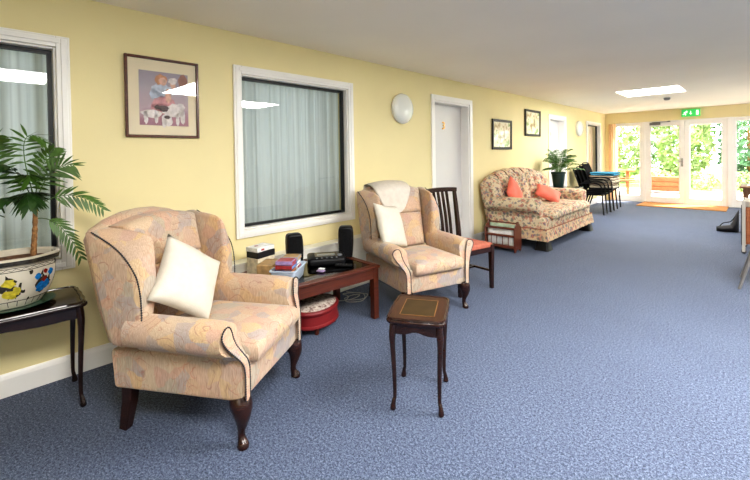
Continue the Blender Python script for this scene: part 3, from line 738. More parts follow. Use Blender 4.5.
def solid_case(name, label, cat, w, d, h, loc, rz, cols, group=None, rx=0, ry=0):
    e = thing(name, label, cat, loc, rz, group); e.rotation_euler = (radians(rx), radians(ry), radians(rz))
    MB().box(-w / 2, w / 2, -d / 2, d / 2, 0, h).build('case', cols[0], e, bevel=.002)
    if len(cols) > 1: MB().box(w / 2, w / 2 + .0008, -d * .46, d * .46, h * .1, h * .9).build('spine_print', cols[1], e, smooth=False)
    if len(cols) > 2: MB().box(-w * .42, w * .35, -d * .36, d * .30, h, h + .0008).build('cover_print', cols[2], e, smooth=False)
    return e
colm = {k: varied('print_' + k, v, .35, 30, .25) for k, v in dict(orange=(.60, .22, .06), yellow=(.62, .46, .10), cream=(.68, .60, .45), navy=(.03, .05, .14), cblue=(.12, .25, .50), cred=(.34, .04, .04), black=(.012, .012, .014), lilac=(.34, .24, .44), grey=(.32, .33, .36), white=(.78, .78, .76), tan=(.46, .30, .14), teal=(.05, .22, .26)).items()}
# stack at the wall end
bx, by = -2.76, 1.545
z = ZT
for nm, lab, h, cols, dx, r, w, d in (('storage_box', 'cream cardboard box with orange and yellow pictures, bottom of the stack', .125, (colm['cream'], colm['cream'], colm['yellow']), 0, 12, .125, .165), ('video_case', 'black box in the middle of the stack on the coffee table', .045, (colm['black'], colm['black'], colm['black']), .004, 12, .125, .17), ('paper_box', 'white box with a red mark on top of the stack', .032, (colm['white'], colm['white'], colm['white']), -.004, 14, .125, .172)):
    e = solid_case(nm, lab, 'box', w, d, h, (bx + dx, by, z), r, cols); z += h + .0015
    if nm == 'paper_box':
        MB().slab([(-.012 + .018 * cos(2 * pi * i / 12), -.03 + .016 * sin(2 * pi * i / 12)) for i in range(12)], .001, .0002, lambda a, b, w: (a, b, .0338 + w), 1).build('red_mark', colm['cred'], e, smooth=False)
        MB().box(w / 2 + .0008, w / 2 + .0016, -.05, -.02, .008, .022).build('red_mark', colm['cred'], e, smooth=False)
    if nm == 'storage_box':
        MB().box(w / 2 + .0008, w / 2 + .0016, -.08, -.03, .012, .05).build('orange_picture', colm['cred'], e, smooth=False)
        MB().box(w / 2 + .0008, w / 2 + .0016, 0, .085, .02, .06).build('yellow_picture', colm['yellow'], e, smooth=False)
# clear tub with discs
tub = thing('plastic_tub', 'clear pale blue plastic tub of disc cases on the coffee table', 'tub', (-2.44, 1.585, ZT), 38)
def rr(hx_, hy_, z, r=.02, n=4):
    P = []
    for cx, cy, a0 in ((hx_ - r, hy_ - r, 0), (-hx_ + r, hy_ - r, 90), (-hx_ + r, -hy_ + r, 180), (hx_ - r, -hy_ + r, 270)):
        for k in range(n + 1): a = radians(a0 + 90 * k / n); P.append((cx + r * cos(a), cy + r * sin(a), z))
    return P
n = NT('clear_tub_plastic', (.62, .72, .84), .25, Alpha=.8); M['tub'] = n.m
MB().loft([rr(.072, .115, 0), rr(.076, .12, .004), rr(.088, .135, .088), rr(.096, .143, .09), rr(.096, .143, .098), rr(.084, .131, .098), rr(.084, .131, .09), rr(.070, .114, .006)]).build('tub_body', M['tub'], tub)
R = random.Random(11)
pal = [('cred', 'cblue'), ('navy', 'orange'), ('lilac', 'cred'), ('cblue', 'white'), ('grey', 'navy'), ('orange', 'cream'), ('black', 'cblue'), ('teal', 'cred'), ('white', 'cred'), ('grey', 'tan')]
lab = ['red and blue disc case in the upper half of the tub', 'navy disc case with orange print in the tub', 'lilac disc case lying topmost on the tub', 'blue and white disc case in the tub', 'grey and navy disc case in the tub', 'orange and cream disc case in the tub', 'black and blue disc case in the tub', 'teal and red disc case in the tub', 'white and red disc case in the tub', 'grey and tan disc case on top of the tub pile']
Tm = Matrix.Translation((-2.44, 1.585, ZT)) @ Matrix.Rotation(radians(38), 4, 'Z')
for i in range(10):
    lyr = i // 2; side = -1 if i % 2 else 1
    p = Tm @ Vector((.0 + R.uniform(-.004, .004), side * .058 + (.004 if lyr > 2 else 0), .010 + lyr * .0305 + .0))
    j = [7, 6, 5, 4, 8, 1, 3, 0, 9, 2][i]
    c = pal[j]
    e = thing('disc_case', lab[j], 'disc case', p, 38 + R.uniform(-3, 3), 'disc cases in the plastic tub')
    MB().box(-.060, .060, -.052, .052, 0, .026).build('case', colm[c[0]], e, bevel=.002)
    MB().box(-.052, .052, -.046, .046, .026, .0268).build('cover_print', colm[c[1]], e, smooth=False)
    MB().box(.060, .0606, -.045, .045, .004, .022).build('spine_print', colm[c[1]], e, smooth=False)
e = thing('cardboard_box', 'tan cardboard box beside the plastic tub on the coffee table', 'box', (-2.585, 1.515, ZT), 38)
MB().box(-.06, .06, -.09, .09, 0, .115).build('case', colm['tan'], e, bevel=.002)
MB().box(.06, .0608, -.07, .08, .02, .10).build('cover_print', colm['orange'], e, smooth=False)
# speakers
def speaker(label, loc, rz):
    e = thing('speaker', label, 'speaker', loc, rz, 'black speakers on the coffee table')
    out = crom([(.005, -.05), (.045, -.052), (.052, 0), (.045, .052), (.005, .05)], 4)
    secs = []
    for z, k in ((0, .80), (.006, .86), (.03, .92), (.10, 1.0), (.16, 1.0), (.19, .95), (.203, .85), (.208, .7)):
        z *= 1.26; hx_, hy_ = .048 * (k * .5 + .5), .066 * k
        secs.append([(q[0] - .02 * (z / .2) , q[1], z) for q in rr(hx_, hy_, z, .02, 4)])
    MB().loft(secs).build('cabinet', M['blackpl'], e, angle=50)
    def gr(u, v):
        z = .015 + .18 * v; k = .95 - .35 * max(0, abs(v - .45) - .3)
        z *= 1.26; yv = (2 * u - 1) * .056 * k; return (.0495 - .02 * (z / .2) + .006 * (1 - (2 * u - 1) ** 2), yv, z)
    MB().grid(gr, 10, 12).build('grille', M['mesh'], e)
    return e
speaker('black upright speaker on the coffee table between tub and radio', (-2.69, 1.81, ZT), -20)
speaker('black upright speaker at the far end of the coffee table behind the radio', (-2.62, 2.295, ZT), -45)
# radio
e = thing('compact_radio', 'low black radio with a grey display on the coffee table', 'radio', (-2.60, 2.055, ZT), -34)
secs = []
for z, k, x in ((0, .93, 0), (.012, .98, 0), (.035, 1, 0), (.05, 1, -.006), (.058, .96, -.012)):
    secs.append([(q[0] + x, q[1], z) for q in rr(.105 * k, .155 * k, z, .03, 5)])
MB().loft(secs).build('case', M['blackpl'], e, angle=50)
MB().box(-.09, .055, -.095, .125, .058, .063).build('lid', simple('radio_lid', (.02, .02, .022), .25), e, bevel=.003)
MB().box(-.035, .03, -.075, .075, .063, .0645).build('display', M['silver'], e, bevel=.001)
b = MB()
for k in range(5): b.lathe([(.009, 0), (.009, .005), (.007, .007)], 10, T(.083, -.08 + .04 * k, .054))
b.build('buttons', M['silver'], e)
MB().lathe([(.02, 0), (.02, .008), (.016, .012)], 16, T(.045, .11, .063)).build('dial', M['silver'], e)
e = thing('remote_control', 'slim black remote control lying in front of the radio', 'remote control', (-2.405, 2.08, ZT), -50)
MB().box(-.022, .022, -.07, .07, 0, .014).build('case', M['blackpl'], e, bevel=.004)
b = MB()
for k in range(8): b.lathe([(.004, 0), (.004, .002)], 8, T(-.008 + .016 * (k % 2), -.045 + .022 * (k // 2), .014))
b.build('buttons', M['greyplastic'], e)
e = thing('eraser_packet', 'small purple and white packet on the coffee table glass', 'packet', (-2.42, 1.86, ZT), 20)
MB().box(-.03, .03, -.02, .02, 0, .012).build('wrapper', colm['lilac'], e, bevel=.003)
MB().box(-.028, .018, .003, .035, .0122, .02).build('label', colm['white'], e, bevel=.002)

# ------------------------------------------------------------------ red footstool, cables
pf = thing('footstool', 'low round red footstool with patterned top under the coffee table', 'footstool', (-2.475, 1.845, 0), 20)
el = dict(sx=.68, sy=.93)
MB().lathe([(.215, .048), (.232, .052), (.238, .058), (.236, .072), (.226, .078), (.224, .14), (.236, .15), (.240, .165), (.232, .178), (.205, .180)], 40, **el).build('padded_side', M['red'], pf, angle=35)
MB().lathe([(.216, .166), (.21, .180), (.16, .194), (.08, .200), (.01, .201)], 40, **el).build('patterned_top', M['tap'], pf)
for a in (45, 135, 225, 315): MB().lathe([(.014, 0), (.017, .006), (.02, .05)], 10, T(.125 * cos(radians(a)), .175 * sin(radians(a)), 0)).build('leg', M['redwood'], pf)
R = random.Random(3)
P = [(-2.86, 2.20, .02)]
cab = [(-2.800, 2.22, .006), (-2.700, 2.34, .006), (-2.670, 2.45, .01), (-2.710, 2.53, .006), (-2.740, 2.46, .012), (-2.730, 2.36, .006), (-2.650, 2.40, .006), (-2.610, 2.50, .006), (-2.690, 2.56, .012), (-2.780, 2.54, .006), (-2.840, 2.44, .006), (-2.740, 2.42, .012), (-2.670, 2.33, .006), (-2.580, 2.43, .006), (-2.620, 2.55, .02), (-2.700, 2.58, .006), (-2.860, 2.5, .006)]
tag(MB().tube(crom(cab, 6), .0035, 6).build('cable', simple('white_cable', (.5, .5, .48), .5)), 'white cable tangled on the carpet under the coffee table end', 'cable')
e = thing('power_adapter', 'white plug adapter standing by the pipe boxing under the coffee table', 'adapter', (-2.80, 2.19, 0), 10)
b = MB(); b.box(-.025, .025, -.03, .03, 0, .13); b.build('case', M['white'], e, bevel=.006); MB().box(.025, .028, -.02, .02, .03, .10).build('front_plate', M['white2'], e, bevel=.001)

# ------------------------------------------------------------------ dining chair
dc = thing('dining_chair', 'dark slat back dining chair with salmon seat beside the farther armchair', 'chair', (-2.135, 3.37, 0), -12)
W = M['mahog']
MB().slab([(-.19, -.185), (.215, -.215), (.215, .215), (-.19, .185)], .05, .02, lambda a, b, w: (a, b, .425 + w), 4).build('seat', M['salmon'], dc)
b = MB()
for s in (-1, 1): b.tube([(-.20, s * .185, .385), (.20, s * .215, .385)], .022, square=True)
b.tube([(.20, -.215, .385), (.20, .215, .385)], .022, square=True); b.tube([(-.20, -.185, .385), (-.20, .185, .385)], .022, square=True); b.build('seat_frame', W, dc)
for s in (-1, 1):
    MB().tube([(.205, s * .215, .43), (.205, s * .216, 0)], [.021, .015], square=True).build('leg', W, dc)
    lg = [(-.25, s * .185, 0), (-.205, s * .185, .25), (-.20, s * .185, .45), (-.225, s * .19, .65), (-.285, s * .20 + .01, .935)]
    MB().tube(crom(lg, 4), [.015 + .004 * sin(i / 16 * pi) for i in range(17)], square=True).build('leg', W, dc)
    MB().tube([(-.21, s * .185, .17), (.205, s * .215, .17)], .009, square=True).build('stretcher', W, dc)
MB().tube([(0, -.2, .17), (0, .2, .17)], .009, square=True).build('stretcher', W, dc)
MB().tube(crom([(-.285, -.215, .935), (-.295, -.1, .942), (-.297, 0, .944), (-.295, .1, .942), (-.285, .235, .935)], 4), .022, square=True).build('top_rail', W, dc, bevel=.006)
for yy in (-.09, -.03, .03, .09):
    MB().tube(crom([(-.202, yy * .9, .45), (-.228, yy * .95, .66), (-.292, yy + .01, .93)], 4), .011, square=True).build('back_slat', W, dc)
# ------------------------------------------------------------------ sofa
SX, SY = -2.50, 6.30
sf = thing('floral_sofa', 'two seat floral sofa with arched channelled back against the yellow wall', 'sofa', (SX, SY, 0))
F = M['flor']
# local: +x front, front skirt at .46, back at -.45, half length 1.0
MB().slab([(-.40, -.96), (.43, -.96), (.43, .96), (-.40, .96)], .20, .03, lambda a, b, w: (a, b, .33 + w), 3).build('seat_base', F, sf)
# valance skirt
b = MB()
def sk_path():
    P = []
    for i in range(15): P.append((-.40 + .86 * i / 14, -.985))
    for i in range(1, 41): P.append((.46, -.985 + 1.97 * i / 40))
    for i in range(1, 15): P.append((.46 - .86 * i / 14, .985))
    return P
path = sk_path(); secs = []
for i, p in enumerate(path):
    k = .008 * sin(i * 1.9); cx, cy = p
    ox = (.018 + k) if cx > .45 else 0; oy = (k + .012) * (1 if cy > 0 else -1) if abs(cy) > .98 else 0
    secs.append([(cx, cy, .285), (cx + ox, cy + oy, .13), (cx + ox - .006, cy + oy * .9, .13), (cx - .006, cy * .995, .285)])
b.loft(secs); b.build('skirt', M['flor2'], sf, angle=60)
b = MB(); b.tube([(p[0] + .002, p[1] * 1.002, .287) for p in path], .006, 6); b.build('skirt_piping', varied('rust_piping', (.30, .10, .05), .8), sf)
for s in (-1, 1):
    def seatc(c0, c1):
        mb = MB(); secs = []
        out = []
        Q = [(-.22, c0), (.49, c0), (.49, c1), (-.22, c1)]
        for i in range(4):
            a, d = Q[i], Q[(i + 1) % 4]
            for k in range(8): out.append((a[0] + (d[0] - a[0]) * k / 8, a[1] + (d[1] - a[1]) * k / 8))
        cx, cy = .135, (c0 + c1) / 2
        for ins, z in ((.05, .395), (.012, .405), (0, .43), (0, .46), (.01, .49), (.04, .51), (.10, .522), (.18, .527)):
            secs.append([(cx + (p[0] - cx) * (1 - ins / .35), cy + (p[1] - cy) * (1 - ins / .42), z) for p in out])
        return mb.loft(secs)
    c0, c1 = (.004, .78) if s > 0 else (-.78, -.004)
    seatc(c0, c1).build('seat_cushion', F, sf, angle=60)
    # arms with scroll fronts
    sec = [(.80, .36), (.955, .36), (.955, .47)] + [(.935 + .125 * cos(radians(a)), .590 + .100 * sin(radians(a))) for a in range(-66, 190, 16)] + [(.81, .50)]
    S = []
    for u in (0, .3, .6, .9, .97, 1.0):
        k = 1 if u < .98 else .88
        S.append([(-.40 + (.34 + .40) * u + .02 * (u >= .97), s * (.90 + (q[0] - .90) * k), .55 + (q[1] - .55) * k) for q in sec])
    MB().loft(S).build('armrest', F, sf, angle=50)
    cl = [(.945, .665, .04), (.945, .62, .075), (.945, .56, .075), (.925, .49, .05), (.90, .40, .04), (.895, .295, .04)]
    mb = MB(); mb.loft([[(.365, s * (q[0] - q[2]), q[1]), (.388, s * q[0], q[1]), (.365, s * (q[0] + q[2]), q[1]), (.34, s * q[0], q[1])] for q in cl]); mb.build('arm_front_panel', F, sf, angle=80)
    for x in (-.33, .39):
        mb = MB(); mb.loft([[(q[0] + x, q[1] + s * .90, z) for q in rr(h_, h_, z, .02, 3)] for h_, z in ((.095, 0), (.09, .01), (.065, .15), (.065, .232))]); mb.build('leg', M['blackpl'], sf)
# arched back with vertical channels
def back_top(y_): 
    u = min(1, abs(y_) / 1.03); return 1.075 - .15 * u ** 2.6
def bk(y_, v):
    # v 0..1 around the section: front bottom -> top -> rear bottom
    zt = back_top(y_) - .02
    ch = abs(sin((y_ + 1.03) / 2.06 * 7 * pi)) ** .85
    roll = .075 + .06 * ch
    if v < .55:
        z = .47 + (zt - .06 - .47) * v / .55; x = -.215 - .17 * (z - .47) / .55 + .095 * ch * (1 if v > .02 else .6)
        return (x, y_ * (1 - .13 * (1 - v / .55) ** 1.5), z)
    elif v < .85:
        a = (v - .55) / .3 * pi; xc = -.215 - .17 * (zt - .06 - .47) / .55 - .075; rx = .075 + .045 * ch
        return (xc + (rx * cos(a) if a < pi / 2 else .075 * cos(a)), y_, zt - .06 + (.06 + .025 * ch) * sin(a))
    k = (v - .85) / .15; xc = -.215 - .17 * (zt - .06 - .47) / .55 - .15
    return (xc + (.03) * k, y_ * (1 - .13 * k ** 1.5), zt - .06 - (zt - .36) * k)
secs = []
N = 168
for i in range(N + 1):
    y_ = -1.03 + 2.06 * i / N; e_ = 1
    secs.append([bk(y_, j / 26) for j in range(27)])
bo = MB().loft(secs).build('backrest', F, sf, angle=70)
crease_tone = varied('crease_shade_cloth', (.20, .12, .07), .9)  # dark tubes laid in the channel creases, standing in for their shade
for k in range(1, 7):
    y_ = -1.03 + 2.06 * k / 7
    MB().tube([(lambda q: (q[0] + .014, q[1], q[2]))(bk(y_, j / 26)) for j in range(0, 20)], .009, 6).build('crease_shade', crease_tone, bo)
def sofa_cushion(label, Mx): return scatter_cushion('scatter_cushion', label, .20, .065, Mx, M['coral'], 'coral cushions on the floral sofa')
SM = Matrix.Translation((SX, SY, 0))
sofa_cushion('coral red cushion standing upright at the near end of the floral sofa', SM @ lean(-.12, -.66, .715, 4, 16, 38))
sofa_cushion('coral red cushion slumped against the far half of the sofa back', SM @ lean(.0, .30, .645, -20, 58, 40))

# ------------------------------------------------------------------ magazine rack
mr = thing('magazine_rack', 'red brown wooden magazine rack full of papers beside the floral sofa', 'magazine rack', (-2.525, 5.055, 0), 2)
Wd = M['rackwood']
for s in (-1, 1):
    MB().slab([(-.10, 0), (-.07, 0), (-.05, .03), (.05, .03), (.07, 0), (.10, 0), (.115, .30), (.07, .34), (.03, .36), (.02, .40), (-.02, .40), (-.03, .36), (-.07, .34), (-.115, .30)], .018, .003, lambda a, b, w: (s * .205 + w, a, b), 1).build('end_panel', Wd, mr)
    for zz in (.30, .20, .06): MB().box(-.205, .205, s * .10 - .007, s * .10 + .007, zz, zz + .03).build('rail', Wd, mr, bevel=.003)
    for xx in (-.12, -.04, .04, .12): MB().tube([(xx, s * .10, .07), (xx, s * .10, .21)], .006).build('spindle', Wd, mr)
MB().box(-.205, .205, -.09, .09, .045, .058).build('base', Wd, mr)
MB().tube([(-.205, 0, .375), (.205, 0, .375)], .010).build('carry_handle', Wd, mr)
R = random.Random(8)
for i, (lb, c) in enumerate((('white newspaper folded in the front slot of the magazine rack', 'paper'), ('pale green magazine sticking up in the magazine rack', 'mgreen'), ('grey magazine standing behind the pale green one in the rack', 'grey'), ('white brochure at the back of the magazine rack', 'paper'))):
    if c == 'mgreen': mt = varied('print_pale_green', (.36, .46, .34), .5, 14, .4)
    else: mt = M['paper'] if c == 'paper' else varied('print_mixed_grey', (.40, .42, .44), .5, 16, .6)
    yo = (-.075, -.045, .01, .05)[i]
    def pg(u, v, yo=yo, i=i): return (-.18 + .36 * u, yo + .012 * sin(u * 3 + i) + (.02 if i == 1 else 0) * v, .06 + (.235, .30, .28, .25)[i] * v)
    o = MB().grid(pg, 8, 3).build('magazine', mt, solid=.012); o.matrix_world = Matrix.Translation((-2.525, 5.055, 0)) @ Matrix.Rotation(radians(2), 4, 'Z'); tag(o, lb, 'magazine', 'papers in the magazine rack')

# ------------------------------------------------------------------ side table with green pot plant
e = thing('corner_table', 'low dark table with a potted fern palm at the far end of the sofa', 'side table', (-2.64, 7.70, 0))
MB().slab([(-.27, -.26), (.27, -.26), (.27, .26), (-.27, .26)], .03, .01, lambda a, b, w: (a, b, .655 + w), 3).build('tabletop', M['dark'], e)
b = MB()
for q in ((-.23, .23, -.23, -.21), (-.23, .23, .21, .23), (-.23, -.21, -.23, .23), (.21, .23, -.23, .23)): b.box(*q, .57, .64)
b.build('apron', M['dark'], e)
for x in (-.22, .22):
    for y_ in (-.22, .22): MB().tube([(x, y_, .64), (x, y_, 0)], [.022, .016], square=True).build('leg', M['dark'], e)
e = thing('potted_fern', 'bushy green palm in a plain dark green pot beyond the sofa', 'potted plant', (-2.69, 7.60, .671))
MB().lathe([(.082, 0), (.088, .01), (.116, .24), (.127, .245), (.129, .28), (.118, .28), (.110, .24)], 28).build('pot', M['potgreen'], e, angle=35)
MB().lathe([(.112, .25), (.06, .258), (.01, .26)], 20).build('soil', M['soil'], e)
R = random.Random(21)
for i in range(46):
    a = i * 2.399 + R.uniform(-.3, .3); up = R.uniform(.2, 1.15); L_ = R.uniform(.30, .50) * (1.1 - .38 * up)
    rx_, ry_ = cos(a), sin(a)
    if rx_ < -.3: L_ *= .62
    p0 = (.03 * rx_, .03 * ry_, .25); p1 = (rx_ * L_ * .35, ry_ * L_ * .35, .25 + .30 * up + .10); p2 = (rx_ * L_, ry_ * L_, .25 + .42 * up - .02)
    frond(p0, p1, p2, 12, .078, .0058, .55, R).build('frond', M['fern'], e, angle=80)

# ------------------------------------------------------------------ stacked garden chairs with seat pads
def make_garden_chair():
    t = thing('stacking_chair', '', 'chair', group='stacked black garden chairs')
    K = M['blackpl']; r = .0135
    for s in (-1, 1):
        MB().tube(crom([(.27, s * .27, 0), (.245, s * .27, .30), (.235, s * .27, .52), (.20, s * .27, .615), (.10, s * .275, .655), (-.05, s * .275, .65), (-.20, s * .26, .62)], 5), r, 7).build('arm_frame', K, t)
        MB().tube(crom([(-.33, s * .24, 0), (-.25, s * .235, .25), (-.19, s * .225, .43), (-.215, s * .225, .60), (-.33, s * .215, .92)], 5), r, 7).build('back_post', K, t)
        MB().tube([(.235, s * .26, .425), (-.19, s * .225, .42)], r, 7).build('seat_rail', K, t)
    MB().tube([(.235, -.265, .425), (.235, .265, .425)], r, 7).build('front_rail', K, t)
    MB().tube(crom([(-.33, -.215, .92), (-.34, -.15, .945), (-.342, 0, .95), (-.34, .15, .945), (-.33, .215, .92)], 4), r, 7).build('top_rail', K, t)
    MB().box(-.19, .235, -.235, .235, .395, .425).build('seat', M['mesh'], t, bevel=.003)
    MB().grid(lambda u, v: (-.20 - .02 * v - .115 * v * v, (2 * u - 1) * .215, .47 + .455 * v), 6, 8).build('backrest', M['mesh'], t, solid=.006)
    return t
SCX, SCY = -2.59, 9.36
g0 = make_garden_chair(); g0.location = (SCX, SCY, 0); g0['label'] = 'black garden armchair, lowest of the stack by the sofa side table'
for k, lb in ((1, 'black garden armchair second from the bottom of the stack'), (2, 'black garden armchair second from the top of the stack'), (3, 'black garden armchair, topmost of the stack, carrying seat pads')):
    g = copy_tree(g0); g.location = (SCX + .06 * k, SCY + .002 * k, .042 * k); g['label'] = lb
padc = {'teal': varied('blue_pad_cloth', (.05, .27, .42), .85, 20, .1), 'beige': varied('beige_pad_cloth', (.52, .45, .34), .9, 20, .12), 'brown': varied('brown_pad_cloth', (.33, .25, .17), .9, 20, .12)}
R = random.Random(4); z = .426 + .126 + .001
for i, (c, h, lb) in enumerate((('beige', .06, 'beige seat pad at the bottom of the pad pile'), ('brown', .05, 'brown seat pad second from the bottom of the pad pile'), ('beige', .055, 'beige seat pad in the middle of the pad pile'), ('beige', .055, 'beige seat pad third from the top of the pad pile'), ('brown', .04, 'brown seat pad directly under the blue pads'), ('teal', .035, 'lower of two blue seat pads on the stacked chairs'), ('teal', .035, 'topmost blue seat pad on the stacked chairs'))):
    o = MB().superbox((0, 0, 0), (.24, .24, h / 2), .22, 12, .45).build('seat_pad', padc[c], angle=80)
    o.location = (SCX + .15 + .07 + R.uniform(-.012, .012), SCY + R.uniform(-.012, .012), z + h / 2); o.rotation_euler.z = R.uniform(-.06, .06); z += h + .0005
    tag(o, lb, 'seat pad', 'seat pads piled on the stacked chairs')

# ------------------------------------------------------------------ right edge: table, cabinet, folding chair, bag
e = thing('dining_table', 'brown wooden table at the right edge near the garden doors', 'table', (.38, 8.95, 0))
TW = wood('brown_dining_wood', (.12, .05, .02), (.24, .11, .05), .35, (20, 3, 3))
MB().slab([(-.63, -.45), (.63, -.45), (.63, .45), (-.63, .45)], .028, .006, lambda a, b, w: (a, b, .711 + w), 2).build('tabletop', TW, e)
b = MB()
for q in ((-.57, .57, -.40, -.38), (-.57, .57, .38, .40), (-.57, -.55, -.4, .4), (.55, .57, -.4, .4)): b.box(*q, .60, .697)
b.build('apron', TW, e)
for x in (-.56, .56):
    for y_ in (-.38, .38): MB().tube([(x, y_, .697), (x, y_, 0)], [.03, .022], square=True).build('leg', TW, e)
o = MB().grid(lambda u, v: (-.16 + .30 * u, 8.62 + .22 * v, .7275 + .012 * sin(u * 6) * v + .012), 8, 4).build('paper', M['paper'], solid=.004); tag(o, 'white paper lying on the brown table at the right', 'paper')
o = MB().superbox((0, 0, .03), (.07, .045, .03), .6, 8).build('spectacle_case', M['blackpl']); o.location = (-.02, 8.72, .747); tag(o, 'small black case lying on the paper on the brown table', 'case')
e = thing('wheeled_trolley', 'trolley with orange brown wooden panels and pale metal frame, right edge', 'trolley', (.28, 7.05, 0))
OW = wood('orange_panel_wood', (.28, .085, .03), (.42, .15, .055), .4)
for x in (-.44, .44):
    for y_ in (-.24, .24):
        MB().tube([(x, y_, .02), (x, y_, .665)], .016, square=True).build('frame_post', simple('pale_frame_metal', (.55, .52, .47), .4), e)
        MB().lathe([(.02, -.012), (.024, -.006), (.024, .006), (.02, .012)], 12, T(x, y_, .0245, 0, 90)).build('castor', M['blackpl'], e)
MB().box(-.42, .42, -.235, .235, .12, .585).build('body_panel', OW, e, bevel=.004)
MB().box(-.44, .44, -.24, .24, .59, .66).build('top_tray', simple('pale_tray', (.42, .38, .32), .5), e, bevel=.004)
b = MB(); b.tube([(-.455, -.10, .60), (-.455, -.10, .08)], .012, square=True); b.build('side_rail', M['blackpl'], e)
b = MB(); b.tube([(-.36, -.24, .50), (-.36, -.262, .50), (-.24, -.262, .50), (-.24, -.24, .50)], .007); b.build('pull_handle', M['grey_metal'], e)
e = thing('folding_chair', 'grey metal legged chair with a dark seat at the right edge', 'chair', (.17, 5.28, 0), 0)
for s in (-1, 1):
    MB().tube([(-.20, s * .2, .46), (-.32, s * .235, 0)], .012, 8).build('leg', M['grey_metal'], e)
    MB().tube([(.16, s * .2, .46), (.27, s * .235, 0)], .012, 8).build('leg', M['grey_metal'], e)
    MB().tube([(.17, s * .2, .46), (.20, s * .2, .60), (.27, s * .2, .88)], .012, 8).build('back_post', M['grey_metal'], e)
MB().tube([(-.245, -.205, .26), (-.245, .205, .26)], .008, 8).build('stretcher', M['grey_metal'], e)
MB().superbox((-.0, 0, .475), (.225, .225, .025), .25, 10).build('seat', M['mesh'], e)
MB().box(.215, .235, -.2, .2, .64, .86, ).build('backrest', M['mesh'], e, bevel=.008)
e = thing('shoulder_bag', 'black bag slumped on the carpet beside the brown table', 'bag', (-.385, 8.47, 0), 10)
secs = []
for i in range(9):
    u = i / 8; x = -.14 + .27 * u; hh = .075 + .05 * u + (.24 * max(0, (u - .72) / .28) ** .6); wd = .10 * sqrt(max(.05, 1 - (2 * u - 1) ** 4))
    secs.append([(x, wd * cos(2 * pi * j / 14), hh / 2 + hh / 2 * sin(2 * pi * j / 14) * (1 if sin(2 * pi * j / 14) > 0 else 1)) for j in range(14)])
MB().loft(secs).build('bag_body', varied('black_bag_cloth', (.010, .010, .013), .7, 12, .3, .3, 40), e, angle=80)
MB().tube(crom([(-.10, 0, .08), (-.05, .04, .13), (.04, .04, .16), (.09, 0, .25)], 5), .008, 6).build('strap', M['blackpl'], e)

# ------------------------------------------------------------------ garden
struct(MB().box(-14, 12, YB + .16, 16.8, -.12, -.04).build('patio', varied('pale_paving', (.62, .58, .52), .9, 2, .12, .1, 20), smooth=False))
o = struct(MB().box(-20, 20, 16.8, 40, -.14, -.05).build('lawn', varied('lawn_green', (.22, .34, .07), .95, 3, .3, .3, 60), smooth=False))
lm = [varied('leaf_bright', (.25, .35, .12), .6, 2, .5), varied('leaf_mid', (.13, .26, .07), .6, 2, .5), varied('leaf_blue_green', (.10, .22, .11), .6, 2, .4)]
def shrub(name, label, cat, c, r, n, sz, mat, seed, trunk=True, group=None):
    t = thing(name, label, cat, (c[0], c[1], -.05), 0, group); R = random.Random(seed); mb = MB()
    for i in range(n):
        d = Vector((R.gauss(0, 1), R.gauss(0, 1), R.gauss(0, 1))).normalized(); k = R.uniform(.55, 1.0) ** .5 * (1 + .18 * sin(d.x * 5 + seed) * sin(d.z * 6 + seed))
        p = Vector((d.x * r[0] * k, d.y * r[1] * k, c[2] + .05 + d.z * r[2] * k))
        if p.z < .02: continue
        a = Vector((R.gauss(0, 1), R.gauss(0, 1), R.gauss(0, 1))).normalized() * sz * R.uniform(.6, 1.4); b_ = a.orthogonal().normalized() * sz * .5
        mb.add([p - a, p + b_, p + a, p - b_], [(0, 1, 2, 3)])
    mb.build('foliage', mat, t, smooth=False)
    if trunk: MB().tube([(0, 0, 0), (.03, 0, c[2] * .5), (0, .04, c[2])], [.07, .055, .03], 7).build('trunk', M['stem'], t)
    return t
spec = [(-6.8, 20.5, 2.0, 1.2, 1.2, 2.0, 0), (-4.5, 20.0, 1.9, 1.05, 1.0, 1.9, 0), (-3.0, 22.3, 2.6, 1.4, 1.1, 2.6, 1), (-2.2, 19.6, 2.0, .95, .9, 2.0, 0), (-.35, 20.2, 2.3, .9, .9, 2.3, 2), (1.6, 19.6, 2.2, 1.0, .9, 2.2, 0), (-8.6, 23.5, 2.6, 1.7, 1.2, 2.6, 1), (.6, 22.6, 2.6, 1.6, 1.2, 2.6, 1), (3.9, 20.6, 2.3, 1.1, 1.0, 2.3, 0), (6.9, 21.6, 2.5, 1.1, 1.0, 2.5, 0)]
labs = ['bright shrub beyond the patio at the far left of the garden', 'bright leafy shrub seen through the left fixed pane', 'tall mid green shrub behind the left garden door', 'bright leafy shrub between the two garden doors', 'blue green shrub behind the right garden door', 'bright shrub seen through the right fixed pane', 'large green shrub far left in the garden', 'large green shrub behind the blue green one', 'bright shrub to the right of the right fixed pane', 'bright shrub furthest right in the garden']
for i, (x, y_, z, a, b_, c, m) in enumerate(spec): shrub('garden_shrub', labs[i], 'shrub', (x, y_, z), (a, b_, c), 1500, .13, lm[m], i + 1, True, 'shrubs beyond the patio')
for i, (x, y_) in enumerate(((-1.45, 17.2), (-.35, 16.9), (-2.6, 17.3), (.75, 17.2))):
    shrub('flowering_plant', ['low pale flowering plant behind the left garden door', 'low pale flowering plant behind the right garden door', 'low pale flowering plant at the patio edge on the left', 'low pale flowering plant at the patio edge on the right'][i], 'plant', (x, y_, .28), (.45, .4, .32), 420, .06, lm[0], 40 + i, False, 'low plants along the patio edge')
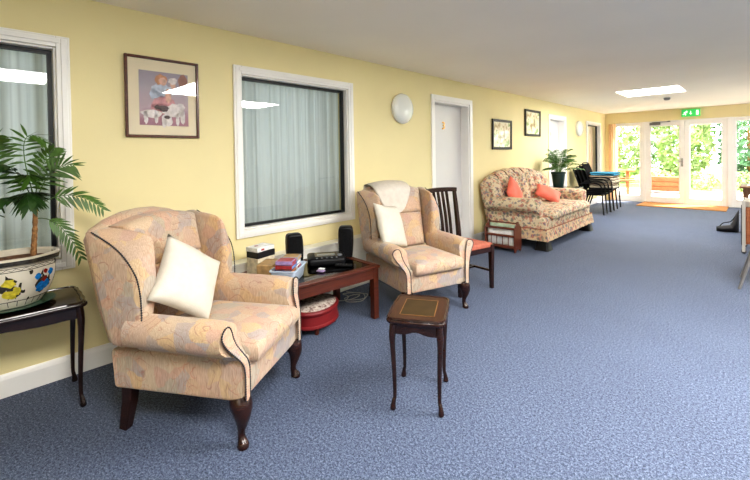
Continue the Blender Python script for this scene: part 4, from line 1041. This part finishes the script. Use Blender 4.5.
# picnic table
e = thing('picnic_table', 'wooden picnic table on the patio seen through the left pane', 'picnic table', (-3.72, 14.9, -.04), 12)
PW = wood('garden_wood', (.20, .060, .018), (.28, .095, .032), .8, (3, 20, 3), coat=0)
b = MB()
for k in range(5): b.box(-.8, .8, -.34 + .14 * k, -.22 + .14 * k, .70, .735)
b.build('tabletop', PW, e)
for s in (-1, 1):
    b = MB(); b.box(-.8, .8, s * .62 - .13, s * .62 - .01, .42, .455); b.box(-.8, .8, s * .62 + .01, s * .62 + .13, .42, .455); b.build('bench_seat', PW, e)
    for x in (-.6, .6): MB().tube([(x, s * .18, .70), (x, s * .60, 0)], .045, square=True).build('leg', PW, e)
for x in (-.6, .6): MB().box(x - .02, x + .02, -.72, .72, .33, .42).build('cross_beam', PW, e)
e = thing('planter_box', 'wooden planter box on the patio behind the left garden door', 'planter', (-2.12, 15.6, -.04), 0)
b = MB()
for k in range(3): b.box(-.5, .5, -.25, .25, .155 * k + .06, .155 * k + .205)
b.build('box_side', PW, e, bevel=.006)
for x in (-.5, .5): MB().box(x - .05, x + .05, -.26, -.16, 0, .7 if x < 0 else .95).build('corner_post', PW, e)
MB().box(-.48, .48, -.22, .22, .49, .51).build('soil', M['soil'], e)

# ------------------------------------------------------------------ light
def area(name, loc, rot, sx, sy, power, col=(1, 1, 1), spread=180):
    l = bpy.data.lights.new(name, 'AREA'); l.shape = 'RECTANGLE'; l.size = sx; l.size_y = sy; l.energy = power; l.color = col; l.spread = radians(spread)
    o = bpy.data.objects.new(name, l); C.objects.link(o); o.location = loc; o.rotation_euler = [radians(a) for a in rot]; return o
def aim(o, tgt):
    d = Vector(tgt) - Vector(o.location); o.rotation_euler = d.to_track_quat('-Z', 'Y').to_euler()
for k, s in enumerate(sk):
    area('roof_light', ((s[0] + s[1]) / 2, (s[2] + s[3]) / 2, CH - .004), (0, 0, 0), s[1] - s[0] - .05, s[3] - s[2] - .05, (82, 98, 92, 80)[k], (1, .975, .94))
l = area('room_fill', (1.6, -2.4, 1.75), (0, 0, 0), 2.4, 1.3, 25, (1, .97, .92)); aim(l, (-2.2, 2.6, .9))  # unseen fill lamp added behind the camera; no window stands there
for nm, loc, tgt, sx, sy in (('door_portal', (-.73, YB + .14, 1.03), (-.73, 0, 1.03), 4.4, 2.05), ('side_portal', (3.42, 10.15, 1.22), (0, 10.15, 1.22), 2.9, 1.75)):
    l = area(nm, loc, (0, 0, 0), sx, sy, 1); aim(l, tgt); l.data.cycles.is_portal = True
for k, (y0, y1) in enumerate(((-.72, .367), (1.545, 2.705))):
    l = area('behind_glass_fill', (WX - .75, (y0 + y1) / 2, 1.5), (0, 0, 0), 1.0, 1.2, 7.5, (.90, .97, 1)); aim(l, (WX, (y0 + y1) / 2, 1.4))  # unseen lamp added behind each net curtain to light it
l = area('behind_glass_fill', (WX - .45, 10.99, 2.1), (0, 0, 0), .3, .9, 22); aim(l, (WX - .18, 10.99, 1.0))  # unseen lamp added behind the far window to brighten its net
su = bpy.data.lights.new('sun', 'SUN'); su.energy = 26; su.angle = radians(1.5); su.color = (1, .93, .82)
so = bpy.data.objects.new('sun', su); C.objects.link(so); so.rotation_euler = Vector((-.35, -.45, -1)).to_track_quat('-Z', 'Y').to_euler(); so.location = (3, 20, 8)
w = bpy.data.worlds.new('world'); bpy.context.scene.world = w; w.use_nodes = True; bg = w.node_tree.nodes['Background']
sky = w.node_tree.nodes.new('ShaderNodeTexSky'); sky.sky_type = 'HOSEK_WILKIE'; sky.sun_direction = (.3, .4, .85); sky.turbidity = 4
mx = w.node_tree.nodes.new('ShaderNodeMix'); mx.data_type = 'RGBA'; mx.inputs[0].default_value = .6; mx.inputs[7].default_value = (1, 1, 1, 1)
w.node_tree.links.new(sky.outputs[0], mx.inputs[6]); w.node_tree.links.new(mx.outputs[2], bg.inputs[0]); bg.inputs[1].default_value = 10.0

# ------------------------------------------------------------------ camera
cam = bpy.data.cameras.new('camera'); co = bpy.data.objects.new('camera', cam); C.objects.link(co)
f_, cyp = 395.0, 160.6741
cam.sensor_width = 36; cam.lens = 36 * f_ / 750; cam.shift_y = -(240 - cyp) / 750; cam.clip_start = .02
ya, pi_, ro = .7744, -.0146, .0158
Rm = Matrix.Rotation(ya, 3, 'Z') @ Matrix.Rotation(pi_, 3, 'X') @ Matrix.Rotation(ro, 3, 'Y')
cx_, cf, cu_ = Rm.col[0], Rm.col[1], Rm.col[2]
co.matrix_world = Matrix(((cx_[0], cu_[0], -cf[0], 0), (cx_[1], cu_[1], -cf[1], 0), (cx_[2], cu_[2], -cf[2], 1.32), (0, 0, 0, 1)))
sc = bpy.context.scene; sc.camera = co
sc.view_settings.view_transform = 'Standard'; sc.view_settings.look = 'Medium High Contrast'; sc.view_settings.exposure = 0.0; sc.view_settings.gamma = 1.0
sc.cycles.use_denoising = True; sc.cycles.max_bounces = 10; sc.cycles.diffuse_bounces = 5; sc.cycles.transparent_max_bounces = 12; sc.cycles.sample_clamp_indirect = 6
sc.cycles.caustics_reflective = False; sc.cycles.caustics_refractive = False
